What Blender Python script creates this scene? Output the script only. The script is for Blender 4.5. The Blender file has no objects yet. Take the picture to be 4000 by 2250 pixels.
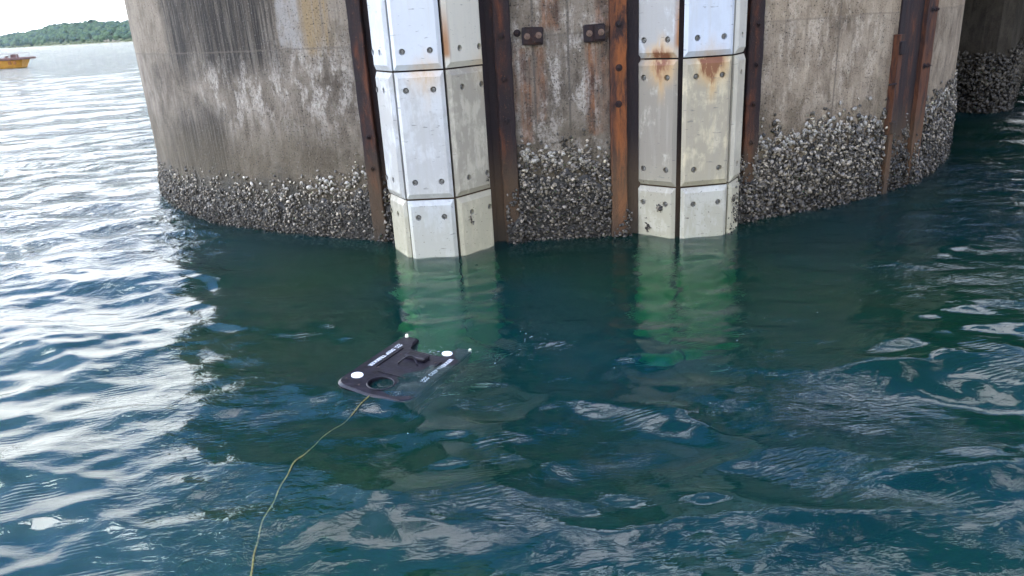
import bpy, bmesh, math, random
import numpy as np
from mathutils import Vector, Matrix
from mathutils.geometry import delaunay_2d_cdt

random.seed(7)
rng = np.random.default_rng(11)
S = bpy.context.scene
COL = S.collection
R = math.radians

# ------------------------------------------------------------------ camera
CAMH = 2.0
cam_data = bpy.data.cameras.new('camera')
cam_data.sensor_width = 36.0
cam_data.lens = 36.0 * 2920 / 4000
cam_data.clip_start = 0.05
cam_data.clip_end = 6000
cam = bpy.data.objects.new('camera', cam_data)
COL.objects.link(cam)
_p, _r = R(19.9), R(3.4)
_F = Vector((0, math.cos(_p), -math.sin(_p)))
_U0 = Vector((0, math.sin(_p), math.cos(_p)))
_R0 = Vector((1, 0, 0))
_Rr = math.cos(_r) * _R0 - math.sin(_r) * _U0
_Uu = math.cos(_r) * _U0 + math.sin(_r) * _R0
cam.matrix_world = Matrix((( _Rr.x, _Uu.x, -_F.x, 0), (_Rr.y, _Uu.y, -_F.y, 0), (_Rr.z, _Uu.z, -_F.z, CAMH), (0, 0, 0, 1)))
S.camera = cam

# ------------------------------------------------------------------ light
SUN_EL, SUN_AZ = R(50), R(-64)          # azimuth clockwise from +Y: ahead and to the left, veiled by cloud
world = bpy.data.worlds.new('World')
S.world = world
world.use_nodes = True
wn, wl = world.node_tree.nodes, world.node_tree.links
wn.clear()


class NT:
    """small helper round a node tree"""
    def __init__(s, tree):
        s.n, s.l = tree.nodes, tree.links

    def new(s, kind, **kw):
        nd = s.n.new(kind)
        for k, v in kw.items():
            setattr(nd, k, v)
        return nd

    def put(s, sock, v):
        if v is None:
            return
        if isinstance(v, bpy.types.NodeSocket):
            s.l.new(v, sock)
        elif isinstance(v, (tuple, list)) and len(v) == 3 and sock.type == 'RGBA':
            sock.default_value = (*v, 1)
        else:
            sock.default_value = v

    def math(s, op, a, b=None, c=None, clamp=False):
        nd = s.new('ShaderNodeMath', operation=op, use_clamp=clamp)
        s.put(nd.inputs[0], a); s.put(nd.inputs[1], b)
        if c is not None:
            s.put(nd.inputs[2], c)
        return nd.outputs[0]

    def mul(s, a, b): return s.math('MULTIPLY', a, b)
    def add(s, a, b): return s.math('ADD', a, b)
    def inv(s, a): return s.math('SUBTRACT', 1.0, a, clamp=True)

    def sm(s, x, a, b, lo=0.0, hi=1.0):
        nd = s.new('ShaderNodeMapRange', interpolation_type='SMOOTHSTEP')
        s.put(nd.inputs[0], x)
        if a > b:
            a, b, lo, hi = b, a, hi, lo
        nd.inputs[1].default_value = a; nd.inputs[2].default_value = b
        nd.inputs[3].default_value = lo; nd.inputs[4].default_value = hi
        return nd.outputs[0]

    def mix(s, f, a, b, blend='MIX'):
        nd = s.new('ShaderNodeMix', data_type='RGBA', blend_type=blend)
        s.put(nd.inputs[0], f); s.put(nd.inputs[6], a); s.put(nd.inputs[7], b)
        return nd.outputs[2]

    def noise(s, vec, scale=1.0, detail=4.0, rough=0.55, dist=0.0, out=0):
        nd = s.new('ShaderNodeTexNoise')
        s.put(nd.inputs['Vector'], vec)
        nd.inputs['Scale'].default_value = scale; nd.inputs['Detail'].default_value = detail
        nd.inputs['Roughness'].default_value = rough; nd.inputs['Distortion'].default_value = dist
        return nd.outputs[out]

    def vec(s, v, scale=(1, 1, 1), loc=(0, 0, 0), rot=(0, 0, 0)):
        nd = s.new('ShaderNodeMapping')
        s.put(nd.inputs[0], v)
        nd.inputs[1].default_value = loc; nd.inputs[2].default_value = rot; nd.inputs[3].default_value = scale
        return nd.outputs[0]

    def sep(s, v):
        nd = s.new('ShaderNodeSeparateXYZ'); s.put(nd.inputs[0], v); return nd.outputs

    def comb(s, x, y, z):
        nd = s.new('ShaderNodeCombineXYZ'); s.put(nd.inputs[0], x); s.put(nd.inputs[1], y); s.put(nd.inputs[2], z)
        return nd.outputs[0]

    def ramp(s, f, stops):
        nd = s.new('ShaderNodeValToRGB')
        e = nd.color_ramp.elements
        while len(e) < len(stops):
            e.new(0.5)
        for el, (p, c) in zip(e, stops):
            el.position = p
            el.color = (*c, 1) if isinstance(c, (tuple, list)) else (c, c, c, 1)
        s.put(nd.inputs[0], f)
        return nd.outputs[0]

    def bump(s, h, strength=0.5, dist=0.01, normal=None):
        nd = s.new('ShaderNodeBump')
        nd.inputs['Strength'].default_value = strength; nd.inputs['Distance'].default_value = dist
        s.put(nd.inputs['Height'], h)
        if normal is not None:
            s.put(nd.inputs['Normal'], normal)
        return nd.outputs[0]


W = NT(world.node_tree)
sky = W.new('ShaderNodeTexSky', sky_type='NISHITA', sun_disc=False, sun_elevation=SUN_EL, sun_rotation=SUN_AZ,
            altitude=0.0, air_density=1.0, dust_density=1.2, ozone_density=1.5)
wc = W.new('ShaderNodeTexCoord').outputs['Generated']
wx, wy, wz = W.sep(wc)
zc = W.math('MAXIMUM', wz, 0.0)
den = W.add(zc, 0.16)
cu, cv = W.math('DIVIDE', wx, den), W.math('DIVIDE', wy, den)
cvec = W.comb(cu, cv, 5.2)
cl = W.noise(cvec, 1.5, 7, 0.6, 0.35)
cloud = W.sm(cl, 0.542, 0.590)
fine = W.noise(cvec, 2.6, 6, 0.6, 0.4)
hor = W.sm(W.add(wz, W.mul(W.math('SUBTRACT', cl, 0.5), 0.5)), 0.50, 0.34)                          # thick pale haze and cloud low over the sea
cover = W.math('MAXIMUM', cloud, hor)
cshade = W.sm(fine, 0.25, 0.75, 0.72, 1.12)
sdir = W.new('ShaderNodeVectorMath', operation='DOT_PRODUCT'); W.put(sdir.inputs[0], wc)
sdir.inputs[1].default_value = (math.sin(SUN_AZ) * math.cos(SUN_EL), math.cos(SUN_AZ) * math.cos(SUN_EL), math.sin(SUN_EL))
glow = W.sm(sdir.outputs['Value'], -0.1, 1.0, 0.88, 2.75)       # cloud is brighter towards the veiled sun
cshade = W.mul(cshade, glow)
ccol = W.mix(hor, (14.2, 14.2, 16.4), (9.8, 10.2, 10.7))
cscale = W.new('ShaderNodeVectorMath', operation='SCALE')
W.put(cscale.inputs[0], ccol); W.put(cscale.inputs['Scale'], cshade)
deep = W.mix(1.0, sky.outputs[0], (0.72, 1.28, 2.0), 'MULTIPLY')
skycol = W.mix(cover, deep, cscale.outputs[0])
bg = W.new('ShaderNodeBackground')
bg.inputs['Strength'].default_value = 0.14
W.put(bg.inputs[0], skycol)
wo = W.new('ShaderNodeOutputWorld')
W.l.new(bg.outputs[0], wo.inputs[0])

sun_d = bpy.data.lights.new('sun', 'SUN')
sun_d.energy = 0.6
sun_d.angle = R(14)
sun_d.color = (1.0, 0.96, 0.90)
sun = bpy.data.objects.new('sun', sun_d)
COL.objects.link(sun)
_sd = Vector((math.sin(SUN_AZ) * math.cos(SUN_EL), math.cos(SUN_AZ) * math.cos(SUN_EL), math.sin(SUN_EL)))
sun.rotation_euler = _sd.to_track_quat('Z', 'Y').to_euler()
sun.location = _sd * 60

S.view_settings.view_transform = 'Standard'
S.view_settings.look = 'None'
S.view_settings.exposure = 1.0
S.view_settings.gamma = 1.0
S.view_settings.use_curve_mapping = False
S.cycles.max_bounces = 8
S.cycles.transmission_bounces = 6
S.cycles.diffuse_bounces = 3
S.cycles.glossy_bounces = 4
S.cycles.use_denoising = True
S.cycles.sample_clamp_indirect = 6.0
S.cycles.blur_glossy = 0.2


# ------------------------------------------------------------------ object helpers
def mat(name):
    m = bpy.data.materials.new(name)
    m.use_nodes = True
    m.node_tree.nodes.clear()
    t = NT(m.node_tree)
    t.out = t.new('ShaderNodeOutputMaterial')
    return m, t


def principled(t, color, rough=0.8, normal=None, metal=0.0, spec=None):
    b = t.new('ShaderNodeBsdfPrincipled')
    t.put(b.inputs['Base Color'], color)
    t.put(b.inputs['Roughness'], rough)
    t.put(b.inputs['Metallic'], metal)
    if spec is not None:
        t.put(b.inputs['Specular IOR Level'], spec)
    if normal is not None:
        t.put(b.inputs['Normal'], normal)
    t.l.new(b.outputs[0], t.out.inputs[0])
    return b


def tag(o, label=None, cat=None, group=None, kind=None):
    if label: o['label'] = label
    if cat: o['category'] = cat
    if group: o['group'] = group
    if kind: o['kind'] = kind
    return o


def empty(name, loc=(0, 0, 0), rz=0.0):
    o = bpy.data.objects.new(name, None)
    o.empty_display_size = 0.2
    o.location = loc
    o.rotation_euler = (0, 0, rz)
    COL.objects.link(o)
    return o


def link(name, me, m=None, parent=None, loc=None, rot=None):
    if m is not None and not me.materials:
        me.materials.append(m)
    o = bpy.data.objects.new(name, me)
    COL.objects.link(o)
    if parent is not None:
        o.parent = parent
    if loc is not None: o.location = loc
    if rot is not None: o.rotation_euler = rot
    return o


def mesh_from(name, verts, faces, smooth=False):
    me = bpy.data.meshes.new(name)
    me.from_pydata([tuple(v) for v in verts], [], faces)
    me.update()
    if smooth:
        me.polygons.foreach_set('use_smooth', [True] * len(me.polygons))
    return me


def bm_mesh(name, bm, smooth=False):
    bmesh.ops.recalc_face_normals(bm, faces=bm.faces)
    me = bpy.data.meshes.new(name)
    bm.to_mesh(me)
    bm.free()
    if smooth:
        me.polygons.foreach_set('use_smooth', [True] * len(me.polygons))
    return me


def add_box(bm, c, s, bevel=0.0, rot=None):
    r = bmesh.ops.create_cube(bm, size=1.0)
    vs = r['verts']
    for v in vs:
        v.co = Vector((v.co.x * s[0], v.co.y * s[1], v.co.z * s[2]))
    if bevel > 0:
        es = list({e for v in vs for e in v.link_edges})
        rb = bmesh.ops.bevel(bm, geom=es, offset=bevel, segments=2, affect='EDGES', profile=0.6)
        vs = list({v for f in rb['faces'] for v in f.verts} | {v for v in vs if v.is_valid})
    M = Matrix.Translation(Vector(c))
    if rot is not None:
        M = M @ rot
    for v in vs:
        v.co = M @ v.co
    return vs


def add_cyl(bm, a, b, r1, r2=None, n=12, cap=True):
    a, b = Vector(a), Vector(b)
    d = b - a
    q = d.to_track_quat('Z', 'Y').to_matrix().to_4x4()
    bmesh.ops.create_cone(bm, cap_ends=cap, segments=n, radius1=r1, radius2=r1 if r2 is None else r2, depth=d.length,
                          matrix=Matrix.Translation((a + b) / 2) @ q)


def tube(pts, rad, n=8):
    """closed tube along points; rad may be a list"""
    pts = [Vector(p) for p in pts]
    V, Fc = [], []
    up = Vector((0, 0, 1))
    for i, p in enumerate(pts):
        d = (pts[min(i + 1, len(pts) - 1)] - pts[max(i - 1, 0)]).normalized()
        x = d.cross(up)
        if x.length < 1e-3: x = Vector((1, 0, 0))
        x.normalize(); y = x.cross(d)
        rr = rad[i] if isinstance(rad, (list, tuple)) else rad
        for k in range(n):
            a = 2 * math.pi * k / n
            V.append(p + (x * math.cos(a) + y * math.sin(a)) * rr)
    for i in range(len(pts) - 1):
        for k in range(n):
            Fc.append((i * n + k, i * n + (k + 1) % n, (i + 1) * n + (k + 1) % n, (i + 1) * n + k))
    Fc.append(tuple(range(n))[::-1]); Fc.append(tuple(range(len(V) - n, len(V))))
    return V, Fc


def plate_with_holes(outline, holes, ring2, ring3, hole_depth):
    """front sheet (z = 0 plane of local u,v) with round holes, then chamfer ring2 and back ring3.
    outline/ring2/ring3: lists of (u, v[, depth]); holes: (u, v, r). returns verts (u, v, depth), faces, hole floors included"""
    pts = [Vector(p[:2]) for p in outline]
    n0 = len(pts)
    edges = [(i, (i + 1) % n0) for i in range(n0)]
    K = 16
    for (hu, hv, hr) in holes:
        b = len(pts)
        for k in range(K):
            a = 2 * math.pi * k / K
            pts.append(Vector((hu + hr * math.cos(a), hv + hr * math.sin(a))))
        edges += [(b + k, b + (k + 1) % K) for k in range(K)]
    ov, oe, of, _, _, _ = delaunay_2d_cdt(pts, edges, [], 1, 1e-6)
    def inside(poly, c):
        r = False
        j = len(poly) - 1
        for i in range(len(poly)):
            if (poly[i][1] > c[1]) != (poly[j][1] > c[1]) and \
               c[0] < (poly[j][0] - poly[i][0]) * (c[1] - poly[i][1]) / (poly[j][1] - poly[i][1]) + poly[i][0]:
                r = not r
            j = i
        return r
    poly = [p[:2] for p in outline]
    V = [(v.x, v.y, 0.0) for v in ov]
    Fc = []
    for f in of:
        c = sum((ov[i] for i in f), Vector((0, 0))) / len(f)
        if any((c - Vector(h[:2])).length < h[2] * 0.97 for h in holes) or not inside(poly, c):
            continue
        Fc.append(tuple(f))
    # match of outline verts in ov (cdt keeps input order unless merged)
    def idx(p):
        return min(range(len(ov)), key=lambda i: (ov[i] - Vector(p[:2])).length_squared)
    r1 = [idx(p) for p in outline]
    r2 = []
    for p in ring2: r2.append(len(V)); V.append(p)
    r3 = []
    for p in ring3: r3.append(len(V)); V.append(p)
    for i in range(n0):
        j = (i + 1) % n0
        Fc.append((r1[i], r1[j], r2[j], r2[i]))
        Fc.append((r2[i], r2[j], r3[j], r3[i]))
    Fc.append(tuple(r3))
    for (hu, hv, hr) in holes:
        top = [idx((hu + hr * math.cos(2 * math.pi * k / K), hv + hr * math.sin(2 * math.pi * k / K))) for k in range(K)]
        bot = []
        for k in range(K):
            a = 2 * math.pi * k / K
            bot.append(len(V)); V.append((hu + hr * .96 * math.cos(a), hv + hr * .96 * math.sin(a), hole_depth))
        for k in range(K):
            j = (k + 1) % K
            Fc.append((top[k], top[j], bot[j], bot[k]))
        Fc.append(tuple(bot))
    return V, Fc


# ------------------------------------------------------------------ waves (height field of the sea)
def tile(L, N, lmin, lmax, power, dirs, seed, slope):
    g = np.random.default_rng(seed)
    k1 = np.fft.fftfreq(N, L / N) * 2 * np.pi
    kx, ky = np.meshgrid(k1, k1, indexing='ij')
    k = np.hypot(kx, ky); k[0, 0] = 1
    lam = 2 * np.pi / k
    amp = k ** (-power) * (1 / (1 + (lam / lmax) ** 8)) * (1 / (1 + (lmin / lam) ** 8))
    D = 0
    for ang, wgt, sharp in dirs:
        c = (kx * math.cos(ang) + ky * math.sin(ang)) / k
        D = D + wgt * np.abs(c) ** sharp
    amp = amp * (D + 0.06); amp[0, 0] = 0
    h = np.fft.ifft2(amp * (g.normal(size=(N, N)) + 1j * g.normal(size=(N, N)))).real
    gx, gy = np.gradient(h, L / N)
    s = math.sqrt((gx ** 2 + gy ** 2).mean())
    c = slope / s
    Hk = np.fft.fft2(h)
    dx = np.fft.ifft2(-1j * kx / k * Hk).real; dy = np.fft.ifft2(-1j * ky / k * Hk).real
    return h * c, L, N, dx * c, dy * c


def samp(T, x, y, which=0):
    h, L, N = T[which if which == 0 else which + 2], T[1], T[2]
    u = (x / L * N) % N; v = (y / L * N) % N
    i = np.floor(u).astype(int); j = np.floor(v).astype(int)
    fu, fv = u - i, v - j
    i %= N; j %= N
    i2, j2 = (i + 1) % N, (j + 1) % N
    return (h[i, j] * (1 - fu) * (1 - fv) + h[i2, j] * fu * (1 - fv) + h[i, j2] * (1 - fu) * fv + h[i2, j2] * fu * fv)


dA = [(R(100), 1.0, 2.2), (R(60), 0.7, 3)]
T1 = tile(13.0, 1024, 0.11, 0.60, 1.9, dA, 3, 0.135)
T2 = tile(19.0, 512, 0.45, 1.7, 2.0, [(R(98), 1.0, 1.8), (R(62), 0.6, 4)], 5, 0.150)
T3 = tile(83.0, 1024, 1.1, 5.0, 2.2, [(R(95), 1.0, 1.2)], 8, 0.045)
PC = (0.676, 12.76)          # pier axis
PR = 5.93                    # pier radius


def sst(x, a, b):
    t = np.clip((x - a) / (b - a), 0, 1)
    return t * t * (3 - 2 * t)


def wave(x, y, h=None, full=False):
    x = np.asarray(x, float); y = np.asarray(y, float)
    if h is None: h = np.full(x.shape, 0.02)
    dp = np.hypot(x - PC[0], y - PC[1]) - PR
    calm = 0.30 + 0.70 * sst(dp, 1.7, 3.7)
    calm = np.maximum(calm, sst(-x - 0.28 * y, -0.2, 1.2))
    calm = np.maximum(calm, 0.45 * sst(x, 4.0, 6.5))
    calm = calm * (0.82 + 0.3 * sst(x, 0.6, 2.2) * sst(dp, 2, 4))
    w1 = (1 - sst(h, 0.03, 0.085)) * (0.50 + 0.50 * calm)
    w2 = (1 - sst(h, 0.12, 0.36)) * calm
    w3 = (1 - sst(h, 0.6, 2.0)) * np.maximum(calm, .5) * (0.25 + 0.75 * sst(np.hypot(x, y), 8, 24))
    z = samp(T1, x, y) * w1 + samp(T2, x, y) * w2 + samp(T3, x, y) * w3
    if not full: return z
    k1, k2 = 0.9, 1.0
    dx = samp(T1, x, y, 1) * w1 * k1 + samp(T2, x, y, 1) * w2 * k2
    dy = samp(T1, x, y, 2) * w1 * k1 + samp(T2, x, y, 2) * w2 * k2
    return z, dx, dy


def graded(lo, hi, h0, out_lo, out_hi, g=1.03):
    c = list(np.arange(lo, hi + 1e-6, h0))
    h = h0
    while c[-1] < out_hi:
        h *= g; c.append(c[-1] + h)
    h = h0
    left = [c[0]]
    while left[-1] > out_lo:
        h *= g * 1.01; left.append(left[-1] - h)
    return np.array(left[:0:-1] + c)


def build_sea(m):
    xs = graded(-5.6, 5.0, 0.027, -2600, 2600)
    ys = graded(1.4, 8.4, 0.027, -400, 4200)
    hx, hy = np.gradient(xs), np.gradient(ys)
    X, Y = np.meshgrid(xs, ys, indexing='ij')
    Hh = np.maximum(hx[:, None], hy[None, :])
    Z, DX, DY = wave(X, Y, Hh, True)
    X = X - DX; Y = Y - DY
    nx, ny = len(xs), len(ys)
    co = np.stack([X, Y, Z], -1).reshape(-1, 3).astype(np.float32)
    i = np.arange(nx * ny).reshape(nx, ny)
    q = np.stack([i[:-1, :-1], i[1:, :-1], i[1:, 1:], i[:-1, 1:]], -1).reshape(-1, 4).astype(np.int32)
    me = bpy.data.meshes.new('sea')
    me.vertices.add(len(co)); me.vertices.foreach_set('co', co.ravel())
    me.loops.add(q.size); me.loops.foreach_set('vertex_index', q.ravel())
    me.polygons.add(len(q))
    me.polygons.foreach_set('loop_start', np.arange(0, q.size, 4, dtype=np.int32))
    me.polygons.foreach_set('use_smooth', np.ones(len(q), bool))
    me.update(calc_edges=True)
    o = link('sea_water', me, m)
    return tag(o, kind='structure')


# ------------------------------------------------------------------ materials
def make_water():
    m, t = mat('sea_water')
    geo = t.new('ShaderNodeNewGeometry')
    pos = geo.outputs['Position']
    x, y, z = t.sep(pos)
    ln = t.new('ShaderNodeVectorMath', operation='LENGTH'); t.put(ln.inputs[0], pos)
    dist = ln.outputs['Value']
    far = t.sm(dist, 5.5, 14.0)
    vfar = t.sm(dist, 30.0, 120.0)
    # ripples: crests roughly along x
    p1 = t.vec(pos, (9, 22, 9), rot=(0, 0, R(14)))
    rip = t.noise(p1, 1.0, 3, 0.6, 0.6)
    patch = t.sm(t.noise(pos, 0.9, 2, 0.5), 0.38, 0.66)
    near_h = t.mul(t.mul(rip, t.add(0.25, t.mul(patch, 1.0))), 0.0065)
    # fine parallel capillary wave trains in patches
    wv = t.new('ShaderNodeTexWave', wave_type='BANDS', bands_direction='Y')
    t.put(wv.inputs['Vector'], t.vec(pos, (3.0, 11.0, 3.0), rot=(0, 0, R(-38))))
    wv.inputs['Scale'].default_value = 1.3; wv.inputs['Distortion'].default_value = 5.0
    wv.inputs['Detail'].default_value = 1.0; wv.inputs['Detail Scale'].default_value = 0.6
    cap_mask = t.sm(t.noise(t.vec(pos, (1, 1, 1), loc=(7, 3, 0)), 2.1, 1, 0.5), 0.55, 0.68)
    cap_h = t.mul(t.mul(wv.outputs['Fac'], cap_mask), 0.0008)
    p2 = t.vec(pos, (1.1, 1.5, 1.0), rot=(0, 0, R(8)))
    chop = t.noise(p2, 1.5, 6, 0.62, 0.5)
    chop = t.mul(chop, 0.24)
    p3 = t.vec(pos, (0.10, 0.26, 0.1), rot=(0, 0, R(5)))
    swell = t.mul(t.noise(p3, 1.0, 4, 0.6, 0.3), 0.7)
    hh = t.add(t.add(near_h, cap_h), t.mul(far, chop))
    hh = t.add(hh, t.mul(vfar, swell))
    nrm = t.bump(hh, 1.0, 1.0)
    fr = t.new('ShaderNodeFresnel'); fr.inputs['IOR'].default_value = 1.333; t.put(fr.inputs['Normal'], nrm)
    gl = t.new('ShaderNodeBsdfGlossy'); gl.inputs['Roughness'].default_value = 0.0; t.put(gl.inputs['Normal'], nrm)
    rf = t.new('ShaderNodeBsdfRefraction'); rf.inputs['IOR'].default_value = 1.333
    rf.inputs['Roughness'].default_value = 0.03; t.put(rf.inputs['Normal'], nrm)
    df = t.new('ShaderNodeBsdfDiffuse')
    wcol = t.mix(t.sm(t.noise(pos, 0.35, 3, 0.5), 0.35, 0.65), (0.05, 0.42, 0.25), (0.02, 0.40, 0.46))
    t.put(df.inputs['Color'], wcol)
    body = t.new('ShaderNodeMixShader'); body.inputs[0].default_value = 0.040
    t.l.new(rf.outputs[0], body.inputs[1]); t.l.new(df.outputs[0], body.inputs[2])
    mx = t.new('ShaderNodeMixShader')
    t.l.new(fr.outputs[0], mx.inputs[0]); t.l.new(body.outputs[0], mx.inputs[1]); t.l.new(gl.outputs[0], mx.inputs[2])
    t.l.new(mx.outputs[0], t.out.inputs['Surface'])
    ab = t.new('ShaderNodeVolumeAbsorption')
    ab.inputs['Color'].default_value = (0.12, 0.85, 0.42, 1)
    ab.inputs['Density'].default_value = 0.60
    t.l.new(ab.outputs[0], t.out.inputs['Volume'])
    return m


def box_mask(t, s, z, s0, s1, z0, z1, e=0.08):
    a = t.mul(t.sm(s, s0 - e, s0 + e), t.sm(s, s1 + e, s1 - e))
    b = t.mul(t.sm(z, z0 - e * 1.5, z0 + e * 1.5), t.sm(z, z1 + e * 1.5, z1 - e * 1.5))
    return t.mul(a, b)


def make_concrete(name, dark=1.0, detailed=True):
    m, t = mat(name)
    uv = t.new('ShaderNodeUVMap').outputs[0]
    nd = t.noise(uv, 2.2, 5, 0.6, out=1)
    off = t.new('ShaderNodeVectorMath', operation='SUBTRACT'); t.put(off.inputs[0], nd); off.inputs[1].default_value = (.5, .5, .5)
    sc = t.new('ShaderNodeVectorMath', operation='MULTIPLY'); t.put(sc.inputs[0], off.outputs[0]); sc.inputs[1].default_value = (.22, .7, 0)
    wv = t.new('ShaderNodeVectorMath', operation='ADD'); t.put(wv.inputs[0], uv); t.put(wv.inputs[1], sc.outputs[0])
    uvd = wv.outputs[0]
    s, z, _ = t.sep(uvd)
    s0, z0, _ = t.sep(uv)
    big = t.noise(t.vec(uv, (1.0, 0.7, 1)), 1.1, 4, 0.6)
    mid = t.noise(t.vec(uv, (5, 2.2, 1)), 1.6, 7, 0.68, 0.4)
    fine = t.noise(t.vec(uv, (1.4, 1, 1)), 42, 5, 0.7)
    streak = t.noise(t.vec(uv, (17, 0.75, 1)), 1.0, 5, 0.62, 0.2)
    streak2 = t.noise(t.vec(uv, (38, 1.3, 1), loc=(3, 1, 0)), 1.0, 4, 0.6, 0.1)
    col = t.ramp(big, [(0.36, (0.095, 0.083, 0.071)), (0.5, (0.155, 0.140, 0.122)), (0.66, (0.225, 0.208, 0.188))])
    col = t.mix(t.sm(mid, 0.44, 0.68, 0, 0.55), col, (0.27, 0.25, 0.228))
    col = t.mix(t.sm(mid, 0.46, 0.30, 0, 0.6), col, (0.075, 0.063, 0.05))
    col = t.mix(t.sm(streak, 0.48, 0.30, 0, 0.5), col, (0.075, 0.064, 0.054))
    col = t.mix(t.sm(streak2, 0.56, 0.74, 0, 0.4), col, (0.29, 0.265, 0.235))
    blot = t.noise(t.vec(uv, (2.2, 1.5, 1), loc=(9, 4, 0)), 1.7, 7, 0.7, 0.3)
    col = t.mix(t.sm(blot, 0.50, 0.38, 0, 0.45), col, (0.055, 0.047, 0.038))
    col = t.mix(t.sm(blot, 0.56, 0.70, 0, 0.4), col, (0.29, 0.27, 0.24))
    if detailed:
        # pale lime and efflorescence patches
        gran = t.noise(t.vec(uv, (1.5, 1, 1)), 24, 5, 0.75)
        lime = t.mul(t.sm(t.noise(t.vec(uv, (4.5, 2.0, 1), loc=(5, 2, 0)), 1.4, 8, 0.7, 0.15), 0.47, 0.60), t.sm(gran, .40, .54, .15, 1))
        reg = t.math('MAXIMUM', box_mask(t, s, z, -4.2, -2.05, 1.15, 1.98, .22), box_mask(t, s, z, -0.62, 0.28, 0.75, 2.4, .1))
        reg = t.math('MAXIMUM', reg, t.mul(0.45, box_mask(t, s, z, 1.65, 3.2, 1.0, 2.6, .2)))
        col = t.mix(t.mul(t.mul(lime, reg), 0.75), col, (0.44, 0.435, 0.43))
        col = t.mix(t.mul(t.sm(z0, 1.81, 1.85), 0.14), col, (0.30, 0.26, 0.20))
        # dark weathering upper left and a band near the left edge
        dk = t.sm(streak, 0.62, 0.38)
        reg = t.math('MAXIMUM', box_mask(t, s, z, -4.7, -2.84, 1.66, 3.4, .16), t.mul(0.95, box_mask(t, s, z, -4.9, -3.75, 0.40, 1.25, .2)))
        reg = t.math('MAXIMUM', reg, t.mul(0.8, box_mask(t, s, z, -5.5, -4.7, .4, .95, .25)))
        col = t.mix(t.math('MINIMUM', t.mul(t.mul(reg, t.add(0.70, t.mul(dk, 0.40))), 1.05), 0.97), col, t.mix(t.sm(streak2, .45, .66), (0.022, 0.020, 0.019), (0.10, 0.095, 0.09)))
        # blue grey patch with a square foot and the ochre patch beside it
        bm_ = box_mask(t, t.add(t.mul(s, .25), t.mul(s0, .75)), t.add(t.mul(z, .3), t.mul(z0, .7)), -2.82, -2.56, 1.83, 2.42, .02)
        col = t.mix(t.mul(bm_, t.sm(mid, 0.36, 0.56, .1, .75)), col, (0.29, 0.30, 0.32))
        oc = t.mul(box_mask(t, s, z, -2.54, -2.22, 1.86, 3.2, .04), t.sm(streak, 0.36, 0.6, 0.1, 0.8))
        col = t.mix(oc, col, (0.26, 0.20, 0.115))
        # rust washed down from the brackets
        for (a, b, zz0, zz1, k) in [(-.52, -.43, .95, 1.78, .95), (-.40, -.30, 1.1, 1.80, .7), (.05, .14, .95, 1.78, 1.0), (.15, .27, 1.0, 1.9, .7), (-.33, -.16, 1.84, 2.15, .9), (.13, .27, 1.88, 2.3, .75), (-.60, -.54, 1.2, 1.86, .6)]:
            mk = t.mul(box_mask(t, t.add(t.mul(s, .3), t.mul(s0, .7)), z, a, b, zz0, zz1, .03), k)
            mk = t.mul(mk, t.sm(streak2, 0.35, 0.6, 0.35, 0.85))
            col = t.mix(mk, col, t.mix(t.sm(mid, .4, .6), (0.055, 0.026, 0.018), (0.20, 0.080, 0.03)))
        # vertical joint grooves in the middle bay
        for gx in (-0.10, -0.40, 2.55):
            dd = t.math('ABSOLUTE', t.math('SUBTRACT', t.add(t.mul(s, .12), t.mul(s0, .88)), gx))
            col = t.mix(t.mul(t.sm(dd, 0.018, 0.002), t.sm(mid, .35, .55, .3, .8)), col, (0.08, 0.075, 0.07))
        # lift joint
        dj = t.math('ABSOLUTE', t.math('SUBTRACT', t.add(t.mul(z, .06), t.mul(z0, .94)), 1.83))
        joint = t.sm(dj, 0.014, 0.002)
        col = t.mix(t.mul(joint, 0.55), col, (0.12, 0.11, 0.10))
    col = t.mix(1.0, col, (1.33, 1.20, 1.02), 'MULTIPLY')
    col = t.mix(t.sm(s0, 1.4, 1.8, 0, 1), col, t.mix(1.0, col, (1.62, 1.54, 1.42), 'MULTIPLY')) if detailed else col
    # tide stain: olive brown towards the water
    td = t.mul(t.sm(z, 1.35, 0.65), 0.6)
    col = t.mix(td, col, (0.125, 0.098, 0.058))
    wet = t.sm(z, 0.62, 0.30)
    col = t.mix(t.mul(wet, 0.85), col, (0.045, 0.042, 0.032))
    speck = t.noise(uv, 60, 2, 0.5)
    col = t.mix(t.mul(t.sm(speck, 0.42, 0.32), t.sm(mid, .6, .4, .35, 1)), col, (0.03, 0.027, 0.024))
    col = t.mix(t.mul(t.sm(speck, 0.64, 0.72), .5), col, (0.36, 0.34, 0.31))
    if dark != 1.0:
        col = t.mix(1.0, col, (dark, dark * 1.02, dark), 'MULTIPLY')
    hh = t.add(t.mul(mid, 0.9), t.add(t.mul(fine, 0.5), t.mul(streak, 0.5)))
    nb = t.bump(hh, 1.0, 0.05)
    principled(t, col, t.sm(wet, 0, 1, 0.85, 0.55), nb, spec=0.3)
    return m


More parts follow.
